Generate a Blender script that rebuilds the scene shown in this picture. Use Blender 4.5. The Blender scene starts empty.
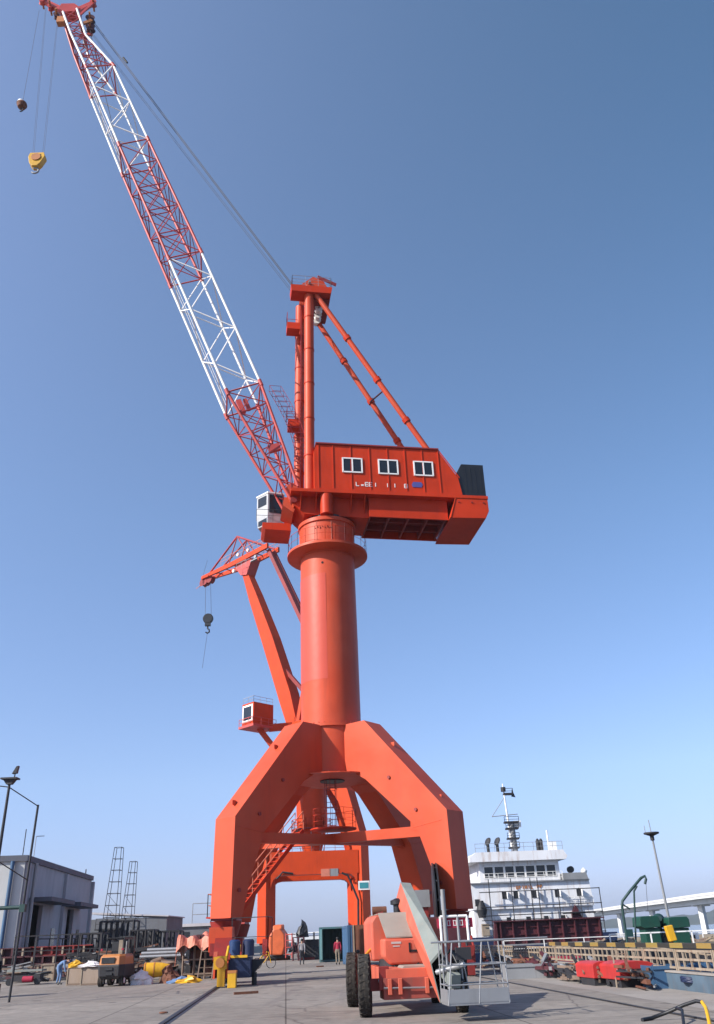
import bpy, bmesh, math, random
from math import sin, cos, pi, radians, hypot, atan2
from mathutils import Vector as V, Matrix
random.seed(7)
SC = bpy.context.scene
COL = SC.collection

# ------------------------------------------------------------------ camera
F = 820.0; PW, PH = 714, 1024; PITCH = radians(27.4); ROLL = radians(2.4); EYE = 1.7
FWD = V((0, cos(PITCH), sin(PITCH))); U0 = V((0, -sin(PITCH), cos(PITCH))); R0 = V((1, 0, 0))
UP = U0 * cos(ROLL) + R0 * sin(ROLL); RT = R0 * cos(ROLL) - U0 * sin(ROLL)
CAM = V((0, 0, EYE))
cd = bpy.data.cameras.new('camera'); cam = bpy.data.objects.new('camera', cd); COL.objects.link(cam)
cd.sensor_fit = 'VERTICAL'; cd.sensor_height = 24; cd.lens = F / PH * 24; cd.clip_start = .1; cd.clip_end = 30000
cam.matrix_world = Matrix(((RT.x, UP.x, -FWD.x, 0), (RT.y, UP.y, -FWD.y, 0), (RT.z, UP.z, -FWD.z, EYE), (0, 0, 0, 1)))
SC.camera = cam

def at(px, py, Y):
    """world point at depth Y metres along a sight line (used as a survey tool)"""
    d = FWD * F + RT * (px - PW / 2) - UP * (py - PH / 2)
    return CAM + d * (Y / d.y)
def gr(px, py, h=0.0):
    d = FWD * F + RT * (px - PW / 2) - UP * (py - PH / 2)
    return CAM + d * ((h - EYE) / d.z)

# ------------------------------------------------------------------ materials
def nodes(name):
    m = bpy.data.materials.new(name); m.use_nodes = True
    nt = m.node_tree; b = nt.nodes['Principled BSDF']
    return m, nt, b
def ramp(nt, stops):
    r = nt.nodes.new('ShaderNodeValToRGB'); e = r.color_ramp.elements
    while len(e) > len(stops): e.remove(e[-1])
    while len(e) < len(stops): e.new(.5)
    for i, (p, c) in enumerate(stops):
        e[i].position = p; e[i].color = (*c, 1)
    return r
def mul(c, k): return tuple(min(1, x * k) for x in c)
def paint(name, col, rough=.4, metal=0.0, var=.12, dirt=.25, scale=.6, dirtcol=(.12, .07, .05), bump=.02, spec=.5, spots=0):
    """painted or bare surface: large soft variation, streaky grime, fine bump"""
    if 'white' not in name and 'bridge' not in name: col = mul(col, .74); dirtcol = mul(dirtcol, .74)
    m, nt, b = nodes(name); L = nt.links
    tc = nt.nodes.new('ShaderNodeTexCoord')
    n1 = nt.nodes.new('ShaderNodeTexNoise'); n1.inputs['Scale'].default_value = scale; n1.inputs['Detail'].default_value = 5
    L.new(tc.outputs['Object'], n1.inputs['Vector'])
    r1 = ramp(nt, [(.3, mul(col, 1 - var)), (.7, mul(col, 1 + var))]); L.new(n1.outputs['Fac'], r1.inputs['Fac'])
    mp = nt.nodes.new('ShaderNodeMapping'); mp.inputs['Scale'].default_value = (3.2, 3.2, .35); L.new(tc.outputs['Object'], mp.inputs['Vector'])
    n2 = nt.nodes.new('ShaderNodeTexNoise'); n2.inputs['Scale'].default_value = scale * 1.6; n2.inputs['Detail'].default_value = 8; n2.inputs['Roughness'].default_value = .65
    L.new(mp.outputs[0], n2.inputs['Vector'])
    r2 = ramp(nt, [(.52, (0, 0, 0)), (.78, (dirt, dirt, dirt))]); L.new(n2.outputs['Fac'], r2.inputs['Fac'])
    mx = nt.nodes.new('ShaderNodeMixRGB'); L.new(r2.outputs[0], mx.inputs['Fac']); L.new(r1.outputs[0], mx.inputs[1]); mx.inputs[2].default_value = (*dirtcol, 1)
    out = mx.outputs[0]
    if spots:
        n4 = nt.nodes.new('ShaderNodeTexNoise'); n4.inputs['Scale'].default_value = 7; n4.inputs['Detail'].default_value = 10; n4.inputs['Roughness'].default_value = .75; L.new(tc.outputs['Object'], n4.inputs['Vector'])
        r4 = ramp(nt, [(.62, (0, 0, 0)), (.72, (spots, spots, spots))]); L.new(n4.outputs['Fac'], r4.inputs['Fac'])
        m4 = nt.nodes.new('ShaderNodeMixRGB'); L.new(r4.outputs[0], m4.inputs[0]); L.new(out, m4.inputs[1]); m4.inputs[2].default_value = (.10, .03, .02, 1); out = m4.outputs[0]
        n5 = nt.nodes.new('ShaderNodeTexNoise'); n5.inputs['Scale'].default_value = .28; n5.inputs['Detail'].default_value = 3; L.new(tc.outputs['Object'], n5.inputs['Vector'])
        r5 = ramp(nt, [(.45, (0, 0, 0)), (.6, (.16, .16, .16))]); L.new(n5.outputs['Fac'], r5.inputs['Fac'])
        m5 = nt.nodes.new('ShaderNodeMixRGB'); L.new(r5.outputs[0], m5.inputs[0]); L.new(out, m5.inputs[1]); m5.inputs[2].default_value = (.62, .15, .08, 1); out = m5.outputs[0]
    L.new(out, b.inputs['Base Color'])
    rr = nt.nodes.new('ShaderNodeMapRange'); rr.inputs['To Min'].default_value = rough - .06; rr.inputs['To Max'].default_value = rough + .14
    L.new(n2.outputs['Fac'], rr.inputs['Value']); L.new(rr.outputs[0], b.inputs['Roughness'])
    b.inputs['Metallic'].default_value = metal; b.inputs['Specular IOR Level'].default_value = spec
    if bump:
        n3 = nt.nodes.new('ShaderNodeTexNoise'); n3.inputs['Scale'].default_value = 2.5; n3.inputs['Detail'].default_value = 4; L.new(tc.outputs['Object'], n3.inputs['Vector'])
        bp = nt.nodes.new('ShaderNodeBump'); bp.inputs['Strength'].default_value = .35; bp.inputs['Distance'].default_value = bump
        L.new(n3.outputs['Fac'], bp.inputs['Height']); L.new(bp.outputs[0], b.inputs['Normal'])
    return m

ORANGE = (.68, .084, .030)
M = {}
M['orange'] = paint('orange_paint', ORANGE, .44, spec=.25, spots=.55, dirt=.34, var=.10, scale=.45, dirtcol=(.34, .06, .035))
M['house'] = paint('house_red_paint', (.66, .050, .012), .46, spec=.18, dirt=.30, var=.12, scale=.5, dirtcol=(.22, .03, .02))
M['boomred'] = paint('lattice_red_paint', (.44, .035, .04), .45, dirt=.35, var=.2, dirtcol=(.10, .02, .05))
M['chordred'] = paint('chord_red_paint', (.66, .09, .07), .42, dirt=.2, var=.15)
M['white'] = paint('white_paint', (.80, .79, .76), .45, dirt=.3, var=.05, dirtcol=(.45, .38, .3))
M['orange2'] = paint('far_crane_red_paint', (.70, .070, .012), .46, spec=.2, dirt=.22, var=.1, dirtcol=(.25, .03, .02))
M['dkred'] = paint('dark_red_paint', (.30, .025, .018), .5, dirt=.5, var=.2, dirtcol=(.05, .02, .02))
M['maroon'] = paint('maroon_primer', (.085, .014, .022), .6, dirt=.5, var=.2, dirtcol=(.06, .02, .02))
M['black'] = paint('black_paint', (.012, .014, .018), .45, dirt=.2, var=.3, dirtcol=(.05, .05, .05))
M['dark'] = paint('dark_steel', (.035, .036, .042), .6, metal=.2, dirt=.5, var=.3, dirtcol=(.09, .05, .035))
M['rubber'] = paint('tyre_rubber', (.04, .037, .034), .9, dirt=.9, var=.3, scale=3.5, dirtcol=(.20, .17, .14), spec=.2)
M['steel'] = paint('galvanised_steel', (.42, .43, .44), .45, metal=.6, dirt=.4, var=.15, dirtcol=(.2, .17, .14))
M['greysteel'] = paint('grey_painted_steel', (.30, .31, .32), .5, dirt=.4, var=.15, dirtcol=(.14, .1, .08))
M['yellow'] = paint('yellow_paint', (.80, .44, .015), .42, dirt=.4, var=.1, scale=1.5, dirtcol=(.18, .09, .03))
M['amber'] = paint('amber_paint', (.55, .21, .055), .42, dirt=.3, var=.1, scale=1.5)
M['blue'] = paint('blue_paint', (.012, .05, .16), .4, dirt=.35, var=.2, scale=1.5, dirtcol=(.05, .05, .06))
M['navy'] = paint('navy_paint', (.012, .025, .08), .45, dirt=.4, var=.2, dirtcol=(.05, .05, .06))
M['teal'] = paint('teal_container_paint', (.085, .20, .22), .5, dirt=.5, var=.15, dirtcol=(.16, .1, .07))
M['seablue'] = paint('container_blue_paint', (.05, .13, .25), .5, dirt=.5, var=.15, dirtcol=(.16, .1, .07))
M['green'] = paint('green_paint', (.008, .075, .048), .5, dirt=.3, var=.15, scale=1.2, dirtcol=(.05, .06, .04))
M['dkgreen'] = paint('dark_green_paint', (.012, .055, .05), .5, dirt=.3, var=.2, dirtcol=(.05, .05, .04))
M['cabinet'] = paint('tan_plywood', (.40, .31, .24), .7, dirt=.3, var=.1, scale=1.5, dirtcol=(.2, .13, .08))
M['cream'] = paint('cream_paint', (.38, .31, .23), .7, dirt=1.0, var=.15, scale=1.5, dirtcol=(.22, .10, .05))
M['rust'] = paint('rusty_steel', (.20, .075, .04), .8, dirt=.6, var=.35, scale=1.6, dirtcol=(.06, .03, .025))
M['rackwood'] = paint('rack_steel', (.24, .17, .125), .75, dirt=.5, var=.2, scale=2)
M['tarp'] = paint('orange_tarpaulin', (.75, .24, .15), .55, dirt=.2, var=.12, scale=2, dirtcol=(.45, .2, .15))
M['tarp2'] = paint('bright_orange_tarpaulin', (.80, .16, .045), .5, dirt=.2, var=.12, scale=2, dirtcol=(.4, .12, .06))
M['wallgrey'] = paint('grey_wall_cladding', (.58, .56, .58), .85, dirt=.35, var=.1, scale=.4, dirtcol=(.15, .14, .15), spec=.2)
M['wallpale'] = paint('pale_wall_render', (.62, .63, .62), .85, dirt=.3, var=.06, scale=.4, dirtcol=(.4, .38, .36), spec=.2)
M['trim'] = paint('dark_roof_trim', (.10, .11, .14), .6, dirt=.3)
M['shed'] = paint('shed_grey_sheet', (.15, .16, .18), .7, dirt=.4, var=.15)
M['concrete2'] = paint('old_concrete', (.36, .33, .30), .9, dirt=.5, var=.12, scale=.5, dirtcol=(.2, .17, .15), spec=.2)
M['shipwhite'] = paint('ship_white_paint', (.72, .73, .75), .5, dirt=.9, var=.08, scale=.5, dirtcol=(.36, .22, .14))
M['bridgew'] = paint('bridge_concrete', (.62, .62, .61), .8, dirt=.2, var=.05, scale=.05, bump=0)
M['liftbody'] = paint('lift_orange_paint', (.68, .13, .07), .55, spots=.8, dirt=.7, var=.14, scale=1.2, dirtcol=(.42, .22, .17))
M['liftdust'] = paint('dusty_lift_cover', (.36, .30, .25), .75, dirt=.5, var=.12, scale=1.5, dirtcol=(.30, .36, .33))
M['liftgrey'] = paint('grey_green_boom', (.25, .28, .255), .7, dirt=.5, var=.12, scale=1.5, dirtcol=(.42, .32, .25))
M['rope'] = paint('wire_rope', (.10, .10, .11), .6, metal=.3, dirt=0, var=.1, bump=0)
M['glass'] = paint('dark_window_glass', (.020, .026, .034), .08, dirt=.1, var=.2, bump=0)
M['skin'] = paint('skin', (.45, .26, .18), .6, dirt=0, var=.05, bump=0)
M['hair'] = paint('black_hair', (.015, .012, .011), .6, dirt=0, var=.2, bump=0)
M['cl_grey'] = paint('grey_jacket_cloth', (.30, .29, .31), .85, dirt=.2, var=.1, scale=3)
M['cl_dark'] = paint('dark_trousers_cloth', (.035, .037, .05), .9, dirt=.2, var=.2, scale=3)
M['cl_red'] = paint('crimson_jacket_cloth', (.42, .02, .06), .8, dirt=.1, var=.15, scale=3)
M['cl_khaki'] = paint('khaki_trousers_cloth', (.30, .25, .19), .9, dirt=.2, var=.15, scale=3)
M['cl_blue'] = paint('light_blue_overall_cloth', (.16, .28, .50), .85, dirt=.2, var=.12, scale=3)
M['cl_white'] = paint('pale_shirt_cloth', (.60, .55, .52), .85, dirt=.2, var=.12, scale=3)
M['bag'] = paint('white_plastic_sack', (.62, .60, .60), .5, dirt=.4, var=.12, scale=3, dirtcol=(.35, .12, .25))
M['boxred'] = paint('box_red_paint', (.55, .035, .03), .45, dirt=.4, var=.15, scale=1.5, dirtcol=(.2, .05, .04))
M['cabgrey'] = paint('cab_grey_enamel', (.52, .54, .56), .45, dirt=.5, var=.1, scale=1.5, dirtcol=(.3, .28, .27))
M['slate'] = paint('weathered_blue_grey_paint', (.09, .14, .19), .7, dirt=.8, var=.25, scale=1.2, dirtcol=(.2, .13, .1))
M['repaint'] = paint('newer_orange_paint', (.70, .10, .06), .4, spec=.3, dirt=.15, var=.05, scale=.45, dirtcol=(.4, .07, .04))
M['liftshade'] = paint('lift_frame_shaded_red', (.36, .07, .05), .6, dirt=.7, var=.2, scale=1.5, dirtcol=(.2, .1, .08))  # lift frame red, darkened in its colour to carry the turret's shadow
M['logo'] = paint('blue_emblem_paint', (.10, .10, .35), .5, dirt=.1)
M['tealsign'] = paint('teal_sign_face', (.05, .30, .34), .5, dirt=.1)

def ground_mat():
    m, nt, b = nodes('quay_concrete'); L = nt.links
    tc = nt.nodes.new('ShaderNodeTexCoord')
    def noise(sc, det, rg=.5, vec=None, dist=0):
        n = nt.nodes.new('ShaderNodeTexNoise'); n.inputs['Scale'].default_value = sc; n.inputs['Detail'].default_value = det; n.inputs['Roughness'].default_value = rg
        n.inputs['Distortion'].default_value = dist
        L.new(vec or tc.outputs['Object'], n.inputs['Vector']); return n
    a = noise(.12, 6, .6); c = noise(2.2, 9, .7); s = noise(.55, 8, .72, dist=.8)
    ra = ramp(nt, [(.32, (.215, .190, .163)), (.68, (.300, .268, .234))]); L.new(a.outputs['Fac'], ra.inputs['Fac'])
    rc = ramp(nt, [(.25, (.66, .66, .66)), (.75, (1.18, 1.18, 1.18))]); L.new(c.outputs['Fac'], rc.inputs['Fac'])
    m1 = nt.nodes.new('ShaderNodeMixRGB'); m1.blend_type = 'MULTIPLY'; m1.inputs[0].default_value = 1
    L.new(ra.outputs[0], m1.inputs[1]); L.new(rc.outputs[0], m1.inputs[2])
    rs = ramp(nt, [(.53, (0, 0, 0)), (.66, (.42, .42, .42)), (.74, (.75, .75, .75))]); L.new(s.outputs['Fac'], rs.inputs['Fac'])
    m2 = nt.nodes.new('ShaderNodeMixRGB'); L.new(rs.outputs[0], m2.inputs[0]); L.new(m1.outputs[0], m2.inputs[1]); m2.inputs[2].default_value = (.11, .095, .085, 1)
    # tyre and drag marks running along the quay
    mp = nt.nodes.new('ShaderNodeMapping'); mp.inputs['Rotation'].default_value = (0, 0, radians(-14)); mp.inputs['Scale'].default_value = (1.4, .06, 1)
    L.new(tc.outputs['Object'], mp.inputs['Vector']); w = noise(1.1, 4, .5, mp.outputs[0])
    rw = ramp(nt, [(.56, (0, 0, 0)), (.66, (.5, .5, .5))]); L.new(w.outputs['Fac'], rw.inputs['Fac'])
    m3 = nt.nodes.new('ShaderNodeMixRGB'); L.new(rw.outputs[0], m3.inputs[0]); L.new(m2.outputs[0], m3.inputs[1]); m3.inputs[2].default_value = (.17, .15, .14, 1)
    # slab joints
    mj = nt.nodes.new('ShaderNodeMapping'); mj.inputs['Rotation'].default_value = (0, 0, radians(-5.5)); L.new(tc.outputs['Object'], mj.inputs['Vector'])
    br = nt.nodes.new('ShaderNodeTexBrick'); br.offset = 0; br.inputs['Scale'].default_value = 1; br.inputs['Brick Width'].default_value = 5.0; br.inputs['Row Height'].default_value = 5.0
    br.inputs['Mortar Size'].default_value = .022; br.inputs['Color1'].default_value = (1, 1, 1, 1); br.inputs['Color2'].default_value = (.86, .86, .87, 1); br.inputs['Mortar'].default_value = (.28, .27, .26, 1)
    L.new(mj.outputs[0], br.inputs['Vector'])
    m4 = nt.nodes.new('ShaderNodeMixRGB'); m4.blend_type = 'MULTIPLY'; m4.inputs[0].default_value = .85
    vo = nt.nodes.new('ShaderNodeTexVoronoi'); vo.feature = 'DISTANCE_TO_EDGE'; vo.inputs['Scale'].default_value = .16
    dn = noise(.9, 6, .6); va = nt.nodes.new('ShaderNodeMixRGB'); va.inputs[0].default_value = .32; L.new(tc.outputs['Object'], va.inputs[1]); va.blend_type = 'ADD'; L.new(dn.outputs['Color'], va.inputs[2]); L.new(va.outputs[0], vo.inputs['Vector'])
    rv = ramp(nt, [(.0, (.7, .7, .7)), (.006, (0, 0, 0))]); L.new(vo.outputs['Distance'], rv.inputs['Fac'])
    m6 = nt.nodes.new('ShaderNodeMixRGB'); L.new(rv.outputs[0], m6.inputs[0]); L.new(m3.outputs[0], m6.inputs[1]); m6.inputs[2].default_value = (.07, .06, .055, 1)
    oi = noise(.8, 3, .5, dist=.3); ro = ramp(nt, [(.66, (0, 0, 0)), (.70, (.7, .7, .7))]); L.new(oi.outputs['Fac'], ro.inputs['Fac'])
    m7 = nt.nodes.new('ShaderNodeMixRGB'); L.new(ro.outputs[0], m7.inputs[0]); L.new(m6.outputs[0], m7.inputs[1]); m7.inputs[2].default_value = (.085, .075, .068, 1); m3 = m7
    L.new(m3.outputs[0], m4.inputs[1]); L.new(br.outputs['Color'], m4.inputs[2]); L.new(m4.outputs[0], b.inputs['Base Color'])
    b.inputs['Roughness'].default_value = .85; b.inputs['Specular IOR Level'].default_value = .25
    bp = nt.nodes.new('ShaderNodeBump'); bp.inputs['Strength'].default_value = .5; bp.inputs['Distance'].default_value = .02
    L.new(c.outputs['Fac'], bp.inputs['Height']); L.new(bp.outputs[0], b.inputs['Normal'])
    return m
M['ground'] = ground_mat()
def water_mat():
    m, nt, b = nodes('harbour_water'); L = nt.links
    b.inputs['Base Color'].default_value = (.06, .075, .075, 1); b.inputs['Roughness'].default_value = .12
    tc = nt.nodes.new('ShaderNodeTexCoord'); n = nt.nodes.new('ShaderNodeTexNoise'); n.inputs['Scale'].default_value = .9; n.inputs['Detail'].default_value = 6
    L.new(tc.outputs['Object'], n.inputs['Vector']); bp = nt.nodes.new('ShaderNodeBump'); bp.inputs['Strength'].default_value = .6; bp.inputs['Distance'].default_value = .25
    L.new(n.outputs['Fac'], bp.inputs['Height']); L.new(bp.outputs[0], b.inputs['Normal']); return m
M['water'] = water_mat()
def soil_mat(name, c1, c2, sc=.4):
    m, nt, b = nodes(name); L = nt.links; tc = nt.nodes.new('ShaderNodeTexCoord')
    n = nt.nodes.new('ShaderNodeTexNoise'); n.inputs['Scale'].default_value = sc; n.inputs['Detail'].default_value = 9; n.inputs['Roughness'].default_value = .7
    L.new(tc.outputs['Object'], n.inputs['Vector']); r = ramp(nt, [(.35, c1), (.65, c2)]); L.new(n.outputs['Fac'], r.inputs['Fac'])
    L.new(r.outputs[0], b.inputs['Base Color']); b.inputs['Roughness'].default_value = .95; b.inputs['Specular IOR Level'].default_value = .1; return m
M['hill'] = soil_mat('hill_woods', (.035, .05, .035), (.07, .08, .05), .01)
M['bank'] = soil_mat('tan_bank', (.16, .13, .09), (.30, .25, .18), .5)
M['stripe'] = None
def stripe_mat():
    m, nt, b = nodes('yellow_black_stripes'); L = nt.links; tc = nt.nodes.new('ShaderNodeTexCoord')
    sp = nt.nodes.new('ShaderNodeSeparateXYZ'); L.new(tc.outputs['Object'], sp.inputs[0])
    a = nt.nodes.new('ShaderNodeMath'); a.operation = 'MULTIPLY'; a.inputs[1].default_value = .55; L.new(sp.outputs['Y'], a.inputs[0])
    f = nt.nodes.new('ShaderNodeMath'); f.operation = 'FRACT'; L.new(a.outputs[0], f.inputs[0])
    g = nt.nodes.new('ShaderNodeMath'); g.operation = 'GREATER_THAN'; g.inputs[1].default_value = .5; L.new(f.outputs[0], g.inputs[0])
    n = nt.nodes.new('ShaderNodeTexNoise'); n.inputs['Scale'].default_value = 5; n.inputs['Detail'].default_value = 6
    mx = nt.nodes.new('ShaderNodeMixRGB'); L.new(g.outputs[0], mx.inputs[0]); mx.inputs[1].default_value = (.34, .23, .06, 1); mx.inputs[2].default_value = (.035, .034, .03, 1)
    m2 = nt.nodes.new('ShaderNodeMixRGB'); m2.blend_type = 'MULTIPLY'; m2.inputs[0].default_value = .5; L.new(mx.outputs[0], m2.inputs[1]); L.new(n.outputs['Color'], m2.inputs[2])
    L.new(m2.outputs[0], b.inputs['Base Color']); b.inputs['Roughness'].default_value = .6; return m
M['stripe'] = stripe_mat()

# ------------------------------------------------------------------ mesh builder
class MB:
    """collects shapes of ONE mesh object; coordinates are local to the thing's origin"""
    def __init__(s): s.v = []; s.f = []; s.m = []; s.sm = []; s.mats = []
    def mi(s, mat):
        if mat not in s.mats: s.mats.append(mat)
        return s.mats.index(mat)
    def add(s, vs, fs, mat, smooth=False):
        o = len(s.v); s.v += [V(p) for p in vs]; i = s.mi(mat)
        for f in fs: s.f.append([o + k for k in f]); s.m.append(i); s.sm.append(smooth)
    def box(s, c, size, mat, X=None, Y=None, Z=None):
        X = (X or V((1, 0, 0))).normalized(); Y = (Y or V((0, 1, 0))).normalized(); Z = (Z or X.cross(Y)).normalized()
        c = V(c); a, b, d = size[0] / 2, size[1] / 2, size[2] / 2
        vs = [c + X * (i * a) + Y * (j * b) + Z * (k * d) for i in (-1, 1) for j in (-1, 1) for k in (-1, 1)]
        s.add(vs, [(0, 1, 3, 2), (4, 6, 7, 5), (0, 4, 5, 1), (2, 3, 7, 6), (0, 2, 6, 4), (1, 5, 7, 3)], mat)
    def prism(s, pts, ext, mat):
        """polygon pts (3D) extruded by vector ext"""
        n = len(pts); ext = V(ext); vs = [V(p) for p in pts] + [V(p) + ext for p in pts]
        fs = [list(range(n))[::-1], list(range(n, 2 * n))] + [(i, (i + 1) % n, n + (i + 1) % n, n + i) for i in range(n)]
        s.add(vs, fs, mat)
    def loft(s, rings, mat, cap=True, smooth=False, closed=True):
        n = len(rings[0]); vs = [p for r in rings for p in r]; fs = []
        for k in range(len(rings) - 1):
            for i in range(n if closed else n - 1):
                j = (i + 1) % n; fs.append((k * n + i, k * n + j, (k + 1) * n + j, (k + 1) * n + i))
        s.add(vs, fs, mat, smooth)
        if cap and closed:
            s.add(rings[0], [list(range(n))[::-1]], mat); s.add(rings[-1], [list(range(n))], mat)
    def tube(s, p0, p1, r0, mat, r1=None, n=6, cap=True):
        p0, p1 = V(p0), V(p1); r1 = r0 if r1 is None else r1; d = (p1 - p0)
        if d.length < 1e-6: return
        d.normalize(); a = d.orthogonal().normalized(); b = d.cross(a)
        rings = [[p + (a * cos(2 * pi * i / n) + b * sin(2 * pi * i / n)) * r for i in range(n)] for p, r in ((p0, r0), (p1, r1))]
        s.loft(rings, mat, cap, n > 5)
    def path(s, pts, r, mat, n=6):
        for a, b in zip(pts[:-1], pts[1:]): s.tube(a, b, r, mat, n=n)
    def curve(s, pts, r, mat, n=8):
        pts = [V(p) for p in pts]; rings = []
        a = None
        for i, p in enumerate(pts):
            d = (pts[min(i + 1, len(pts) - 1)] - pts[max(i - 1, 0)]).normalized()
            a = (d.orthogonal() if a is None else a - d * a.dot(d)).normalized(); b = d.cross(a)
            rings.append([p + (a * cos(2 * pi * k / n) + b * sin(2 * pi * k / n)) * r for k in range(n)])
        s.loft(rings, mat, True, True)
    def lathe(s, c, prof, mat, n=40, axis=None, smooth=True, cap=True):
        c = V(c); z = (axis or V((0, 0, 1))).normalized(); a = z.orthogonal().normalized(); b = z.cross(a)
        rings = [[c + z * h + (a * cos(2 * pi * i / n) + b * sin(2 * pi * i / n)) * max(r, 1e-4) for i in range(n)] for r, h in prof]
        for q in range(len(rings) - 1):    # separate bands keep hard edges between profile segments
            s.loft([rings[q], rings[q + 1]], mat, False, smooth)
        if cap: s.add(rings[0], [list(range(n))[::-1]], mat); s.add(rings[-1], [list(range(n))], mat)
    def beam(s, p0, p1, w, h, mat, up=V((0, 0, 1)), w1=None, h1=None):
        p0, p1 = V(p0), V(p1); d = (p1 - p0).normalized(); sd = d.cross(up)
        if sd.length < 1e-4: sd = d.orthogonal()
        sd.normalize(); u = sd.cross(d).normalized(); w1 = w1 or w; h1 = h1 or h
        rings = [[p + sd * (i * ww / 2) + u * (j * hh / 2) for i, j in ((-1, -1), (1, -1), (1, 1), (-1, 1))] for p, ww, hh in ((p0, w, h), (p1, w1, h1))]
        s.loft(rings, mat)
    def rail(s, pts, h, mat, r=.022, step=1.2, mid=1):
        """guard rail following pts"""
        pts = [V(p) for p in pts]; up = V((0, 0, h))
        for a, b in zip(pts[:-1], pts[1:]):
            n = max(1, round((b - a).length / step))
            for k in range(n + 1): q = a.lerp(b, k / n); s.tube(q, q + up, r, mat, n=4)
            s.tube(a + up, b + up, r, mat, n=4)
            for j in range(1, mid + 1): s.tube(a + up * (j / (mid + 1)), b + up * (j / (mid + 1)), r * .8, mat, n=4)
    def build(s, name, parent=None, loc=(0, 0, 0), bevel=0):
        me = bpy.data.meshes.new(name); me.from_pydata([tuple(p) for p in s.v], [], s.f)
        for mt in s.mats: me.materials.append(M[mt])
        me.polygons.foreach_set('material_index', s.m); me.polygons.foreach_set('use_smooth', s.sm)
        bm = bmesh.new(); bm.from_mesh(me); bmesh.ops.recalc_face_normals(bm, faces=bm.faces); bm.to_mesh(me); bm.free(); me.update()
        o = bpy.data.objects.new(name, me); COL.objects.link(o); o.parent = parent; o.location = loc
        if bevel:
            b = o.modifiers.new('bevel', 'BEVEL'); b.width = bevel; b.segments = 2; b.limit_method = 'ANGLE'
        return o

def tag(o, label=None, cat=None, group=None, kind=None):
    for k, v in (('label', label), ('category', cat), ('group', group), ('kind', kind)):
        if v: o[k] = v
    return o
def thing(name, loc, label, cat, group=None, rz=0):
    o = bpy.data.objects.new(name, None); COL.objects.link(o); o.location = loc; o.rotation_euler.z = rz; o.empty_display_size = .3
    return tag(o, label, cat, group)
def kids(o): return [c for c in list(COL.objects) if c.parent == o]
def copy_tree(o, parent=None, label=None):
    c = o.copy(); COL.objects.link(c); c.parent = parent
    if label: c['label'] = label
    for k in kids(o): copy_tree(k, c)
    return c

# ------------------------------------------------------------------ world, sun
SUN_AZ, SUN_EL = 210.0, 33.0
w = bpy.data.worlds.new('World'); SC.world = w; w.use_nodes = True
bg = w.node_tree.nodes['Background']; sky = w.node_tree.nodes.new('ShaderNodeTexSky'); sky.sky_type = 'NISHITA'
sky.sun_disc = False; sky.sun_elevation = radians(SUN_EL); sky.sun_rotation = radians((90 - SUN_AZ) % 360)

wn, wl = w.node_tree.nodes, w.node_tree.links
wtc = wn.new('ShaderNodeTexCoord'); wsp = wn.new('ShaderNodeSeparateXYZ'); wl.new(wtc.outputs['Generated'], wsp.inputs[0])
wr = wn.new('ShaderNodeValToRGB'); we = wr.color_ramp.elements
for p_ in (.3, .5, .7): we.new(p_)
for e_, (p_, c_) in zip(we, ((0.0, (.34, .375, .66)), (.05, (.50, .47, .68)), (.16, (.70, .635, .72)), (.45, (.80, .76, .78)), (.85, (.93, .85, .81)))):
    e_.position = p_; e_.color = (*c_, 1)
wl.new(wsp.outputs['Z'], wr.inputs[0])
wm = wn.new('ShaderNodeMixRGB'); wm.blend_type = 'MULTIPLY'; wm.inputs[0].default_value = 1
wl.new(sky.outputs[0], wm.inputs[1]); wl.new(wr.outputs[0], wm.inputs[2])
sky.altitude = 0; sky.air_density = 1.0; sky.dust_density = .6; sky.ozone_density = 3.0
wxz = wn.new('ShaderNodeMath'); wxz.operation = 'MULTIPLY'; wl.new(wsp.outputs['X'], wxz.inputs[0]); wl.new(wsp.outputs['Z'], wxz.inputs[1])
wz2 = wn.new('ShaderNodeMath'); wz2.operation = 'MULTIPLY'; wl.new(wxz.outputs[0], wz2.inputs[0]); wl.new(wsp.outputs['Z'], wz2.inputs[1]); wxz = wz2
wv = wn.new('ShaderNodeVectorMath'); wv.operation = 'MULTIPLY_ADD'; wl.new(wxz.outputs[0], wv.inputs[0]); wv.inputs[1].default_value = (-1.2, -.7, -.6); wv.inputs[2].default_value = (.90, .96, .98)
wm2 = wn.new('ShaderNodeVectorMath'); wm2.operation = 'MULTIPLY'; wl.new(wm.outputs[0], wm2.inputs[0]); wl.new(wv.outputs[0], wm2.inputs[1])
wm3 = wn.new('ShaderNodeVectorMath'); wm3.operation = 'MAXIMUM'; wl.new(wm2.outputs[0], wm3.inputs[0])
wl.new(wm3.outputs[0], bg.inputs[0]); bg.inputs[1].default_value = .15
sl = bpy.data.lights.new('sun', 'SUN'); sl.energy = 3.9; sl.angle = radians(.53); sl.color = (1, .94, .86)
so = bpy.data.objects.new('sun', sl); COL.objects.link(so)
sd = V((cos(radians(SUN_AZ)) * cos(radians(SUN_EL)), sin(radians(SUN_AZ)) * cos(radians(SUN_EL)), sin(radians(SUN_EL))))
so.rotation_euler = sd.to_track_quat('Z', 'Y').to_euler(); so.location = (-60, -30, 60)
SC.view_settings.view_transform = 'Standard'; SC.view_settings.look = 'None'; SC.view_settings.exposure = 0.85; SC.view_settings.gamma = 1

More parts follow.
